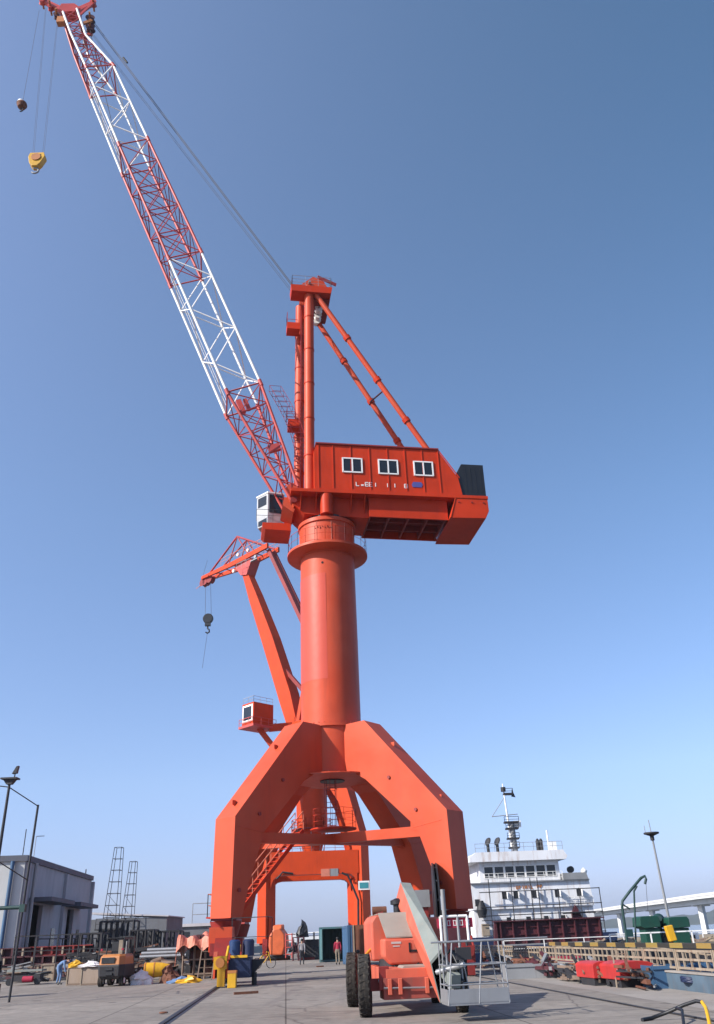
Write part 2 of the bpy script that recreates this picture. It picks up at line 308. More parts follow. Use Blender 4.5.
# ------------------------------------------------------------------ setting: quay, water, hills
TH = radians(5.5)                       # the rails run 5.5 degrees left of the sight line
def edge(Y): return 9.6 - .096 * (Y - 24)
g = MB()
ye = [-30, 0, 24, 60, 110, 150]
poly = [(edge(y) if y > -40 else 0, y, 0) for y in ye] + [(-45, 165, 0), (-60, 900, 0), (-2800, 900, 0), (-2800, -30, 0)]
g.add(poly, [list(range(len(poly)))], 'ground'); o = g.build('ground'); tag(o, kind='structure')
g = MB()
for y0, y1 in zip(ye[:-1], ye[1:]):
    g.add([(edge(y0), y0, 0), (edge(y1), y1, 0), (edge(y1), y1, -4), (edge(y0), y0, -4)], [(0, 1, 2, 3)], 'concrete2')
g.add([(edge(150), 150, 0), (-45, 165, 0), (-45, 165, -4), (edge(150), 150, -4)], [(0, 1, 2, 3)], 'concrete2')
g.add([(-45, 165, 0), (-60, 900, 0), (-60, 900, -4), (-45, 165, -4)], [(0, 1, 2, 3)], 'concrete2')
tag(g.build('quay_wall'), kind='structure')
g = MB(); g.add([(-2900, -200, -2.6), (4500, -200, -2.6), (4500, 4400, -2.6), (-2900, 4400, -2.6)], [(0, 1, 2, 3)], 'water'); tag(g.build('water'), kind='structure')
# crane rails in their slots
def rail_line(x0, y0, hw=.11):                  # a point on the rail
    d = V((-sin(TH), cos(TH), 0)); p = V((x0, y0, 0)); s = V((cos(TH), sin(TH), 0)); a = p - d * 60; b = p + d * 105
    m = MB()
    m.add([a - s * hw + V((0, 0, .004)), a + s * hw + V((0, 0, .004)), b + s * hw + V((0, 0, .004)), b - s * hw + V((0, 0, .004))], [(0, 1, 2, 3)], 'black')
    m.beam(a + V((0, 0, .018)), b + V((0, 0, .018)), .07, .024, 'dark')
    return m
C1 = V((-2.05, 48.7, 0)); C2 = V((-1.45 - 61 * .0958, 48.7 + 61 * .9954, 0))
def pf(u, v, z=0): return V((u * cos(TH) - v * sin(TH), u * sin(TH) + v * cos(TH), z))
HU, HV = 5.6, 5.3
for sgn in (-1, 1):
    p = C1 + pf(HU * sgn, -HV); tag(rail_line(p.x, p.y, .15 if sgn < 0 else .035).build('crane_rail'), kind='structure')
# pale wearing strip beside the quay edge
g = MB()
for y0, y1 in zip((4, 24), (24, 60)):
    g.add([(edge(y0) - 2.6, y0, .004), (edge(y0) - .05, y0, .004), (edge(y1) - .05, y1, .004), (edge(y1) - 2.6, y1, .004)], [(0, 1, 2, 3)], 'concrete2')
tag(g.build('quay_edge_strip'), kind='structure')
# hills across the water
def ridge(name, x0, x1, y, hf, n, dep):
    m = MB(); top = []; bot = []; back = []
    for i in range(n + 1):
        x = x0 + (x1 - x0) * i / n; top.append(V((x, y + dep * .4, hf(i / n)))); bot.append(V((x, y, -3))); back.append(V((x, y + dep, -3)))
    vs = bot + top + back; k = n + 1; fs = []
    for i in range(n): fs += [(i, i + 1, k + i + 1, k + i), (k + i, k + i + 1, 2 * k + i + 1, 2 * k + i)]
    m.add(vs, fs, 'hill', True); return tag(m.build(name), kind='structure')
def hf(t): return 6 + 34 * max(0, sin(pi * min(1, t * 1.05))) ** .6 * (1 + .25 * sin(t * 23) + .12 * sin(t * 61 + 1) + .06 * sin(t * 170))
ridge('hills', 690, 2400, 3000, hf, 90, 600)
def hf2(t): return 2 + 12 * (1 + .4 * sin(t * 31) + .2 * sin(t * 83))* min(1, 12 * t)
ridge('hills', -1500, 900, 3800, hf2, 90, 500)

# ------------------------------------------------------------------ sea bridge
def bridge():
    root = thing('sea_bridge', (145, 397, -2.6), 'long pale viaduct on slim piers crossing the water beyond the ship', 'bridge')
    L0 = V((145, 397, 0))
    def cz(y): return 10.6
    pts = [V((152, 300, 12.0)), V((150, 397, 12.0)), V((160, 560, 12.2)), V((178, 800, 12.4)), V((150, 1150, 13)), V((20, 1800, 15)), V((-330, 3000, 20))]
    def deck(m, dz, w, h, mt):
        rings = []
        for i, p in enumerate(pts):
            d = (pts[min(i + 1, len(pts) - 1)] - pts[max(i - 1, 0)]); d.z = 0; d.normalize(); s = V((d.y, -d.x, 0))
            q = p - L0 + V((0, 0, dz + 2.6)); rings.append([q - s * w / 2 - V((0, 0, h)), q + s * w / 2 - V((0, 0, h)), q + s * w / 2, q - s * w / 2])
        m.loft(rings, mt)
    m = MB(); deck(m, 0, 15, .9, 'bridgew'); deck(m, -.91, 8, 2.0, 'bridgew'); m.build('deck', root)
    m = MB(); deck(m, 1.1, 15.3, 1.0, 'bridgew'); m.build('parapet', root)
    segs = [(a, b) for a, b in zip(pts[:-1], pts[1:])]; dist = 0; nxt = 30
    first = None
    for a, b in segs:
        L = (b - a).length
        while nxt < dist + L and nxt < 1700:
            p = a.lerp(b, (nxt - dist) / L) - L0; p.z = 0
            h = a.lerp(b, (nxt - dist) / L).z + 2.6 - 2.9
            m = MB(); m.beam(p, p + V((0, 0, h)), 3.0, 2.2, 'bridgew'); m.box(p + V((0, 0, h - .3)), (8, 2.4, .6), 'bridgew')
            m.build('pier', root); nxt += 95
        dist += L
bridge()

# ------------------------------------------------------------------ crane one (lattice boom portal crane)
D1 = V((cos(radians(10)), sin(radians(10)), 0)); N1 = V((D1.y, -D1.x, 0))       # house axis, side that faces us
def U(r, o, z): return D1 * r + N1 * o + V((0, 0, z))
crane = thing('portal_crane', C1, 'tall orange portal crane with red and white lattice boom, nearest crane on the quay', 'crane')

def leg_mesh(u, v, outline, t=.75, mat='orange'):
    d = pf(u, v).normalized(); n = V((-d.y, d.x, 0)); m = MB()
    ex = .3 if (u > 0 and v < 0 and mat == 'orange') else 0
    pts = [d * (r + (ex if r > 5 else 0)) + V((0, 0, z)) - n * t for r, z in outline]; m.prism(pts, n * 2 * t, mat)
    return m, d, n
OUT1 = [(1.5, 12.5), (3.05, 12.5), (7.75, 7.2), (7.85, 2.72), (7.15, 2.72), (6.75, 4.2), (5.85, 6.55), (3.0, 9.3), (2.2, 9.75), (1.5, 9.75)]
for u, v in ((-1, -1), (1, -1), (-1, 1), (1, 1)):
    m, d, n = leg_mesh(u * HU, v * HV, OUT1)
    for (r, z) in ((4.6, 9.2), (6.2, 7.4), (7.4, 3.9)):                              # lifting lugs on both side plates
        for sg in (-1, 1):
            m.lathe(d * r + V((0, 0, z)) + n * (.75 * sg), [(.09, 0), (.09, .08 * sg)], 'dkred', n=10, axis=n)
    for r, z in ((4.4, 11.05), (7.2, 7.95)):
        m.box(d * r + V((0, 0, z)), (.22, .22, .22), 'orange', X=d)
    for sg in (-1, 1):                                                                # weld seams at the knee
        m.beam(d * 5.85 + V((0, 0, 6.55)) + n * .752 * sg, d * 7.7 + V((0, 0, 6.75)) + n * .752 * sg, .02, .05, 'orange')
    m.box(d * 7.45 + V((0, 0, 2.66)), (1.5, 1.9, .10), 'dkred', X=d)
    m.build('leg', crane, bevel=.02)
# column
m = MB(); R = 1.76
m.lathe((0, 0, 0), [(R, 9.72), (R, 12.6)], 'orange', n=64)
m.lathe((0, 0, 0), [(R + .13, 12.45), (R + .13, 12.62)], 'orange', n=64)
m.lathe((0, 0, 0), [(R, 12.6), (R, 18.0), (R, 18.02), (R - .02, 23.4)], 'orange', n=64)
for z in (17.9,): m.lathe((0, 0, 0), [(R + .006, z), (R + .006, z + .03)], 'orange', n=64)
for a in range(36):
    q = V((cos(a * pi / 18), sin(a * pi / 18), 0)); m.box(q * (R + .07) + V((0, 0, 12.66)), (.06, .06, .08), 'dkred', X=q)
co = m.build('column', crane)
m = MB(); n = 20; vs = []
for k in range(n + 1):
    a = radians(184 + 84 * k / n); q = V((cos(a), sin(a), 0)); vs += [q * (R + .006) + V((0, 0, 15.2)), q * (R + .006) + V((0, 0, 21.9))]
m.add(vs, [(2 * k, 2 * k + 2, 2 * k + 3, 2 * k + 1) for k in range(n)], 'repaint', True); m.build('repainted_patch', co)
m = MB(); m.lathe((-.25, -1.72, 22.6), [(.07, -.02), (.07, .03)], 'black', n=12, axis=V((0, -1, 0))); m.build('port_hole', co)
# bottom plate with manhole
m = MB(); n = 32; oo = [V((2.75 * cos(2 * pi * i / n), 2.75 * sin(2 * pi * i / n), 9.70)) for i in range(n)]; ii = [p * .26 for p in oo]
for p in ii: p.z = 9.70
m.add([*oo, *ii, *[p + V((0, 0, .06)) for p in oo], *[p + V((0, 0, .06)) for p in ii]],
      [f for i in range(n) for f in ((i, (i + 1) % n, n + (i + 1) % n, n + i), (2 * n + i, 3 * n + i, 3 * n + (i + 1) % n, 2 * n + (i + 1) % n), (i, 2 * n + i, 2 * n + (i + 1) % n, (i + 1) % n), (n + i, n + (i + 1) % n, 3 * n + (i + 1) % n, 3 * n + i))], 'orange')
m.build('bottom_plate', crane)
m = MB(); m.lathe((0, 0, 9.64), [(.62, .02), (.70, 0), (.70, .065)], 'black', n=24)
m.build('manhole', crane)
# tie beams crossing at the centre
for a, b in (((-1, -1), (1, 1)), ((1, -1), (-1, 1))):
    pa, pb = pf(a[0] * HU, a[1] * HV).normalized() * 6.2, pf(b[0] * HU, b[1] * HV).normalized() * 6.2
    dz = 0 if a[0] < 0 else .05
    m = MB(); m.beam(pa + V((0, 0, 6.35 + dz)), pb + V((0, 0, 6.75 + dz)), .5, .5, 'orange')
    for p in (pa, pb): m.beam(p + V((0, 0, 6.72 + dz)), p * .88 + V((0, 0, 6.76 + dz)), .53, .8, 'orange', h1=.52)
    m.build('tie_beam', crane)
# central platform, rails, ladder
m = MB(); m.lathe((0, 0, 7.06), [(1.3, 0), (1.3, .06)], 'house', n=20); m.build('platform', crane)
m = MB(); pl = [V((1.25 * cos(a * pi / 6), 1.25 * sin(a * pi / 6), 7.12)) for a in range(-5, 6)]; m.rail(pl, 1.0, 'house', r=.014, step=1.0, mid=2)
m.build('guard_rail', crane)
def ladder(m, a, b, side, w, mat, r=.03, step=.3, cage=None):
    a, b = V(a), V(b); side = V(side).normalized() * w / 2
    m.tube(a - side, b - side, r, mat, n=4); m.tube(a + side, b + side, r, mat, n=4)
    n = int((b - a).length / step)
    for k in range(n): q = a.lerp(b, (k + .5) / n); m.tube(q - side, q + side, r * .6, mat, n=4)
    if cage:
        cn = V(cage).normalized(); nn = int((b - a).length / .8)
        arcs = []
        for k in range(nn + 1):
            q = a.lerp(b, k / nn); arc = [q + side * 1.5 * cos(t * pi / 6) + cn * .7 * sin(t * pi / 6) for t in range(7)]; m.path(arc, r * .6, mat, n=4); arcs.append(arc)
        for t in (1, 3, 5): m.path([x[t] for x in arcs], r * .6, mat, n=4)
m = MB(); ladder(m, (-.1, -.3, 7.1), (-.1, -.3, 10.2), (1, 0, 0), .5, 'dkred', cage=(0, -1, 0)); m.build('ladder', crane)
# stair from the leg up to the platform
m = MB(); a = pf(-5.2, -3.3, 2.9); b = pf(-1.9, .3, 7.1); sd_ = V((1, 0, 0))
for s in (-.35, .35):
    o_ = V((.7, -.7, 0)) * s; m.beam(a + o_, b + o_, .05, .22, 'house'); m.tube(a + o_ + V((0, 0, 1)), b + o_ + V((0, 0, 1)), .03, 'tarp', n=5)
    m.tube(a + o_ + V((0, 0, .55)), b + o_ + V((0, 0, .55)), .02, 'tarp', n=4)
    for k in range(6): q = a.lerp(b, k / 5) + o_; m.tube(q, q + V((0, 0, 1)), .025, 'tarp', n=4)
for k in range(19): q = a.lerp(b, (k + .5) / 19); m.box(q, (.24, .7, .03), 'house', X=V((.7, .7, 0)), Y=V((.7, -.7, 0)))
m.box(a + V((-.5, -.5, -.1)), (1.3, 1.3, .06), 'house'); m.rail([a + V((-1.1, .1, -.07)), a + V((-1.1, -1.1, -.07)), a + V((.1, -1.1, -.07))], 1, 'tarp', r=.025)
m.build('stair', crane)
# travelling gear at each leg
VD = V((-sin(TH), cos(TH), 0)); UD = V((cos(TH), sin(TH), 0))
def bogie(parent, u, v, front, bc='yellow'):
    c = pf(u * HU, v * HV) * (7.5 / 7.71); m = MB()
    m.lathe(c + V((0, 0, 1.95)), [(.55, 0), (.75, .65)], 'dkred', n=20)
    m.prism([c + VD * y + V((0, 0, zz)) - UD * .38 for y, zz in ((-2.3, 1.05), (-1.1, 1.95), (1.1, 1.95), (2.3, 1.05), (1.9, .95), (0, 1.3), (-1.9, .95))], UD * .76, 'dkred')
    b = m.build('bogie', parent)
    for s in (-1, 1):
        q = c + VD * (1.65 * s); m = MB()
        for sx in (-.27, .27):
            m.prism([q + UD * (sx - .04) + VD * y + V((0, 0, zz)) for y, zz in ((-1.05, .35), (-.85, .85), (-.3, 1.22), (.3, 1.22), (.85, .85), (1.05, .35))], UD * .08, 'orange')
        m.box(q + V((0, 0, .95)), (.5, .5, .3), 'orange', X=UD)
        m.box(q + UD * .55 + V((0, 0, .62)), (.45, .6, .5), 'blue', X=UD); m.build('truck_frame', b)
        for t in (-.55, .55):
            m = MB(); m.lathe(q + VD * t + V((0, 0, .36)) - UD * .1, [(.36, -.02), (.36, .03), (.31, .04), (.31, .16), (.36, .17), (.36, .22)], 'dark', n=20, axis=UD); m.build('wheel', b)
    e = c - VD * 2.75; m = MB()                                                        # guard and buffer
    m.box(e + V((0, 0, .95)), (.56, .2, .5), bc, X=UD); m.box(e + V((-.2, -.02, 1.28)), (.16, .2, .2), 'liftbody' if bc == 'yellow' else bc, X=UD); m.box(e + V((.05, 0, .42)) - VD * .02, (.32, .16, .74), bc, X=UD)
    m.lathe(e + V((0, 0, .95)) - VD * .1, [(.19, 0), (.19, -.22)], 'amber' if bc == 'yellow' else bc, n=16, axis=VD)
    m.tube(e + UD * .25 + V((0, 0, 1.1)), e + UD * .3 + VD * .6 + V((0, 0, 1.55)), .06, bc)
    m.build('buffer', b)
    return c
for u, v in ((-1, -1), (1, -1), (-1, 1), (1, 1)): bogie(crane, u, v, v < 0, 'yellow' if u < 0 else 'dkred')
# red frame over front left bogie, drive cabinets in blue
c = pf(-HU, -HV); m = MB()
m.box(c + V((.1, -.5, 1.85)), (1.05, 1.0, 1.0), 'orange', X=UD); m.box(c + V((.1, -1.02, 1.45)), (.9, .12, .5), 'dkred', X=UD)
m.build('drive_frame', crane)
m = MB()
for k, (dx, dy) in enumerate(((.85, -.4), (1.45, -.2))):
    m.lathe(c + V((dx + .0, dy - 1.2, 1.15)), [(.24, 0), (.25, .02), (.25, .6), (.18, .66)], 'blue' if k == 0 else 'navy', n=24)
m.box(c + V((1.05, -1.45, .72)), (1.1, .9, .8), 'navy', X=UD); m.box(c + V((1.1, -1.92, 1.15)), (.75, .06, .1), 'yellow')
m.rail([c + V((.6, -.9, 1.1)), c + V((2.25, -.9, 1.1)), c + V((2.25, .8, 1.1))], 1.6, 'dark', r=.025)
m.prism([c + V((1.6, -1.2, 1.0)), c + V((2.15, -1.2, 1.0)), c + V((1.6, -1.2, .4))], V((0, .5, 0)), 'dark'); m.tube(c + V((1.7, -1.2, 0)), c + V((1.7, -1.2, .5)), .12, 'black')
m.build('motor_platform', crane)
# cable reel and box on the front right leg
c = pf(HU, -HV); m = MB()
rc = c + V((-1.0, -.4, 3.1)); ax = UD
m.lathe(rc, [(1.7, -.12), (1.7, -.06), (1.62, -.04), (.5, -.03), (.5, .03), (1.62, .04), (1.7, .06), (1.7, .12)], 'black', n=40, axis=V((.9995, -.03, 0)))
for a in range(12):
    q = V((.03, .9995, 0)) * cos(a * pi / 6) + V((0, 0, 1)) * sin(a * pi / 6); m.tube(rc + q * .4, rc + q * 1.65, .05, 'dark', n=4)
m.build('cable_reel', crane)
m = MB(); m.box(c + V((-1.85, .3, 3.25)), (1.1, 1.1, .75), 'greysteel', X=UD); m.box(c + V((-1.85, .3, 2.2)), (.9, .9, 1.35), 'dkred', X=UD)
m.beam(c + V((-2.0, .2, 0)), c + V((-2.0, .2, 1.6)), .3, .3, 'dkred')
m.build('junction_box', crane)
m = MB(); m.box(c + V((-.4, -1.6, 1.15)), (1.5, .9, 1.7), 'maroon', X=UD); m.build('drive_cover', crane)
# ring platform and slewing drum
m = MB(); m.lathe((0, 0, 0), [(R, 23.45), (2.6, 23.62), (2.6, 23.78), (1.8, 23.80)], 'orange', n=64, cap=False); 
m.build('ring_platform', crane)
m = MB(); pl = [V((2.55 * cos(a * pi / 12), 2.55 * sin(a * pi / 12), 23.8)) for a in range(25)]; m.rail(pl, 1.0, 'house', r=.014, step=.7, mid=1); m.build('guard_rail', crane)
m = MB(); m.lathe((0, 0, 0), [(1.80, 23.4), (1.80, 25.55), (1.9, 25.56), (1.9, 25.8)], 'orange', n=64)
for a in range(12):
    q = V((cos(a * pi / 6 + .2), sin(a * pi / 6 + .2), 0)); m.tube(q * 1.81 + V((0, 0, 23.8)), q * 1.81 + V((0, 0, 25.5)), .02, 'tarp', n=4)
for k in range(7):                                              # stencilled marks on the drum
    a = radians(-112 + k * 5); q = V((cos(a), sin(a), 0)); m.box(q * 1.812 + V((0, 0, 25.05 + .05 * (k % 2))), (.02, .11, .07 + .05 * (k % 3)), 'white', X=q)
m.lathe((0, 0, 0), [(1.5, 25.8), (1.5, 26.15)], 'black', n=48)
m.build('slewing_drum', crane)
# slewing platform (under-frame, deck)
m = MB()
m.prism([U(r, -1.35, z) for r, z in ((-2.35, 27.4), (-2.35, 26.9), (-1.6, 26.15), (2.6, 26.0), (2.6, 27.4))], N1 * 2.7, 'house')
for r in (-1.9, -.9, 1.4, 2.3):
    m.prism([U(r, 1.36, z) for z in (27.39, 26.3)] + [U(r, 2.05, 27.39)], D1 * .05, 'house')
m.build('turntable_frame', crane)
m = MB(); m.prism([U(r, -2.1, z) for r, z in ((-2.55, 27.4), (10.65, 27.4), (10.65, 27.62), (-2.55, 27.62))], N1 * 4.2, 'house'); m.build('deck', crane)
m = MB()                                                        # girder box behind the turntable: side webs, inner floor
for o_ in (-1.7, 1.5): m.prism([U(r, o_, z) for r, z in ((2.6, 26.0), (7.9, 25.95), (7.9, 27.4), (2.6, 27.4))], N1 * .12, 'house')
m.prism([U(r, -1.6, 26.45) for r in ()] or [U(2.6, -1.6, 26.5), U(7.9, -1.6, 26.5), U(7.9, -1.6, 26.56), U(2.6, -1.6, 26.56)], N1 * 3.15, 'dkred')
for r in (2.62, 3.9, 5.2, 6.5, 7.7): m.prism([U(r, -1.6, 26.0), U(r + .1, -1.6, 26.0), U(r + .1, -1.6, 26.5), U(r, -1.6, 26.5)], N1 * 3.15, 'dkred')
for o_ in (-.6, .6): m.prism([U(2.72, o_, 26.1), U(7.7, o_, 26.1), U(7.7, o_, 26.5), U(2.72, o_, 26.5)], N1 * .08, 'dkred')
m.lathe(U(-.2, 1.7, 25.95), [(.42, 0), (.42, 1.4)], 'house', n=24)
m.build('rear_girder', crane)
m = MB(); m.prism([U(r, -2.06, z) for r, z in ((7.9, 25.9), (10.35, 25.95), (10.62, 26.5), (10.62, 27.4), (8.4, 27.4))], N1 * 4.12, 'house')
for r, z in ((7.95, 25.93),): m.beam(U(r, 2.08, z), U(8.4, 2.08, 27.4), .03, .06, 'house')
m.build('counterweight', crane, bevel=.02)
m = MB(); m.prism([U(r, -1.9, z) for r, z in ((8.95, 27.62), (8.8, 29.6), (9.1, 30.15), (10.65, 30.15), (10.62, 27.62))], N1 * 3.8, 'black'); m.build('equipment_box', crane, bevel=.03)
# machinery house: profile roof slopes down at the rear
m = MB()
prof = [(-1.0, 27.62), (8.95, 27.62), (8.75, 29.0), (7.5, 31.1), (-.8, 31.1), (-1.0, 30.6)]
m.prism([U(r, -1.95, z) for r, z in prof], N1 * 3.95, 'house')
for r in (-.72, .25, 1.45, 2.72, 3.95, 5.15, 6.35, 7.48):
    m.beam(U(r, 2.02, 27.64), U(r, 2.02, 31.08), .05, .05, 'house', up=N1)
m.beam(U(-.9, 2.01, 31.12), U(7.55, 2.01, 31.12), .10, .09, 'dkred')
m.beam(U(7.55, 2.01, 31.1), U(8.85, 2.01, 28.98), .05, .05, 'house'); m.beam(U(-.95, 2.01, 27.7), U(8.9, 2.01, 27.7), .06, .08, 'house')
m.prism([U(-.9, -2.05, 31.1), U(7.55, -2.05, 31.1), U(7.55, -2.05, 31.2), U(-.9, -2.05, 31.2)], N1 * 4.15, 'dkred')
hs = m.build('machinery_house', crane)
for r0 in (.9, 3.33, 5.75):
    m = MB(); z0, z1 = 29.03, 30.08; r1 = r0 + 1.28
    for a, b in ((U(r0, 2.03, z0), U(r1, 2.03, z0)), (U(r0, 2.03, z1), U(r1, 2.03, z1)), (U(r0, 2.03, z0 - .04), U(r0, 2.03, z1 + .04)), (U(r1, 2.03, z0 - .04), U(r1, 2.03, z1 + .04)), (U((r0 + r1) / 2, 2.03, z0), U((r0 + r1) / 2, 2.03, z1))):
        m.beam(a, b, .09, .08, 'white', up=N1)
    wf = m.build('window', hs)
    for ra, rb in ((r0 + .05, (r0 + r1) / 2 - .05), ((r0 + r1) / 2 + .05, r1 - .05)):
        m = MB(); m.prism([U(ra, 2.005, z0 + .05), U(rb, 2.005, z0 + .05), U(rb, 2.005, z1 - .05), U(ra, 2.005, z1 - .05)], N1 * .03, 'glass'); m.build('pane', wf)
for r in (9.3, 9.65, 10.0, 10.35):
    m = MB(); m.prism([U(r, 1.905, z) for z in (28.0, 29.8)] + [U(r + .06, 1.905, 29.8), U(r + .06, 1.905, 28.0)], N1 * .012, 'black'); m.build('stiffener', [c_ for c_ in kids(crane) if c_.name.startswith('equipment_box')][0])
for r in (8.6, 9.5, 10.3):
    m = MB(); m.lathe(U(r, 2.06, 27.1), [(.06, 0), (.06, .05)], 'dkred', n=8, axis=N1); m.build('bolt', crane)
m = MB()                                                        # stencilled characters on the house wall
def mark(m, r, z, segs, k=.30):
    for x0, z0, x1, z1 in segs: m.beam(U(r + x0 * k, 2.012, z + z0 * k), U(r + x1 * k, 2.012, z + z1 * k), .045, .02, 'white', up=N1)
EE = [(0, 0, 0, 1), (0, 0, .7, 0), (0, 1, .7, 1), (0, .5, .6, .5)]; LL = [(0, 0, 0, 1), (0, 0, .7, 0)]; II = [(0, 0, 0, 1)]
for r, sgs in ((1.75, LL), (2.08, [(0, .1, .6, .1), (0, .35, .6, .35)]), (2.36, EE), (2.62, EE), (3.05, II), (3.85, II), (4.35, II), (5.0, EE + [(.7, 0, .7, 1)])):
    mark(m, r, 28.02, sgs, .28)
m.build('lettering', hs)
m = MB(); m.prism([U(r, 2.01, z) for r, z in ((5.55, 28.1), (6.15, 28.1), (6.25, 28.3), (6.15, 28.5), (5.6, 28.5), (5.5, 28.3))], N1 * .02, 'logo'); m.build('emblem', hs)
# mast: two round columns
for o_ in (1.15, -1.15):
    m = MB(); a = U(-1.25 if o_ > 0 else -1.75, o_, 27.6); b = U(-1.1 if o_ > 0 else -1.55, o_, 45.6)
    m.tube(a, b, .35, 'orange', n=24)
    for k in range(1, 6):
        q = a.lerp(b, k / 6); m.lathe(q, [(.38, -.05), (.38, .05)], 'house', n=24)
    m.build('mast_column', crane)
m = MB()
for k in range(7):
    z = 29 + k * 2.55; m.tube(U(-1.22, -1.15, z), U(-1.22, 1.15, z), .09, 'orange', n=8)
    if k < 6: m.tube(U(-1.22, -1.15 if k % 2 else 1.15, z), U(-1.22, 1.15 if k % 2 else -1.15, z + 2.55), .07, 'chordred', n=6)
m.build('mast_bracing', crane)
m = MB(); ladder(m, U(-1.75, 0, 27.7), U(-1.6, 0, 45), N1, .45, 'boomred', r=.02); m.build('ladder', crane)
for z, s in ((42.3, 1.0), (33.6, .8)):
    m = MB(); m.box(U(-2.2, -.2, z + .3), (.95 * s, .9, .6), 'house', X=D1, Y=N1)
    m.rail([U(-2.65, .2, z + .6), U(-2.65, -.6, z + .6), U(-1.8, -.6, z + .6)], 1.0, 'boomred', r=.02, mid=1); m.build('landing', crane)
# mast head: platform, sheave bracket, hood, rails
m = MB()
m.prism([U(r, .5, z) for r, z in ((-2.45, 44.75), (-2.5, 45.35), (-.8, 45.35), (-.8, 44.75))], N1 * 1.15, 'house')
m.prism([U(r, -1.75, z) for r, z in ((-.8, 44.75), (-.8, 45.35), (.62, 45.35), (.50, 44.75))], N1 * 3.4, 'house')
m.build('head_platform', crane)
m = MB(); m.rail([U(-2.4, 1.55, 45.35), U(-2.4, .6, 45.35), U(-.7, .6, 45.35), U(-.7, -1.65, 45.35), U(.55, -1.65, 45.35), U(.55, 1.55, 45.35), U(-2.4, 1.55, 45.35)], 1.0, 'steel', r=.018, step=.9, mid=2); m.build('guard_rail', crane)
m = MB()
for o_ in (-.55, .55):
    m.prism([U(r, o_ - .06, z) for r, z in ((-1.7, 45.35), (-1.6, 46.4), (-.7, 47.25), (.1, 46.9), (.45, 46.1), (.45, 45.35))], N1 * .12, 'orange')
for r, z in ((-1.0, 46.5), (-.1, 46.25)):
    m.lathe(U(r, 0, z), [(.5, -.25), (.42, -.1), (.42, .1), (.5, .25)], 'dkred', n=24, axis=N1)
m.tube(U(-1.0, -.9, 46.5), U(-1.0, .9, 46.5), .1, 'steel'); m.box(U(-.3, 0, 47.1), (.9, .9, .12), 'house', X=(D1 - V((0, 0, .3))))
m.beam(U(-.4, .9, 47.0), U(1.1, .5, 46.7), .06, .3, 'chordred')
m.build('head_sheaves', crane)
for z, o_ in ((44.45, .1), (44.4, -.6), (44.35, -1.2)):
    m = MB(); m.lathe(U(-.25, o_, z), [(.30, -.2), (.22, -.1), (.22, .1), (.30, .2)], 'white', n=18, axis=N1); m.tube(U(-.25, o_ - .3, z), U(-.25, o_ + .3, z), .07, 'steel'); m.beam(U(-.25, o_, z), U(-.25, o_, 44.78), .08, .3, 'dkred'); m.build('deflector_sheave', crane)
m = MB(); m.prism([U(r, o_, 44.6) for r, o_ in ((-.75, -1.7), (.45, -1.7), (.45, 1.0), (-.75, 1.0))], V((0, 0, .14)), 'dkred'); m.build('head_soffit', crane)
for a, b in ((U(-.55, 1.25, 44.8), U(7.1, 1.35, 31.3)), (U(-.3, -1.35, 44.7), U(6.9, -1.35, 31.3))):
    m = MB(); m.tube(a, b, .2, 'orange', n=14)
    for t in (.28, .55, .8): q = a.lerp(b, t); q2 = a.lerp(b, t + .02); m.tube(q, q2, .27, 'house', n=14)
    m.build('back_stay', crane)
m = MB(); m.tube(U(4.2, 1.3, 36.4), U(3.6, -1.35, 37.1), .07, 'maroon'); m.build('stay_strut', crane)

# lattice boom
S = [  # lower (r,z), upper (r,z), half width
    ((-2.45, 27.15), (-2.0, 28.2), 1.25), ((-6.88, 35.25), (-4.62, 36.22), 1.5), ((-11.61, 47.06), (-9.28, 48.04), 1.5),
    ((-16.27, 58.72), (-14.08, 59.73), 1.5), ((-19.83, 67.92), (-17.68, 68.60), 1.42), ((-21.70, 72.74), (-20.44, 72.73), 1.05), ((-22.82, 76.1), (-21.7, 76.79), .72)]
boom = tag(MB().build('boom', crane))
COLS = [('chordred', 'boomred', 4, 2), ('white', 'white', 6, 1), ('chordred', 'boomred', 6, 2), ('white', 'white', 5, 1), ('white', 'boomred', 3, 2), ('white', 'boomred', 2, 2)]
NP = [5, 5, 5, 4, 3, 3]
def cross(i, t):
    (l0, u0, w0), (l1, u1, w1) = S[i], S[i + 1]; f = lambda a, b: a + (b - a) * t
    lo = (f(l0[0], l1[0]), f(l0[1], l1[1])); up = (f(u0[0], u1[0]), f(u0[1], u1[1])); w = f(w0, w1)
    return [U(lo[0], w, lo[1]), U(up[0], w, up[1]), U(up[0], -w, up[1]), U(lo[0], -w, lo[1])]
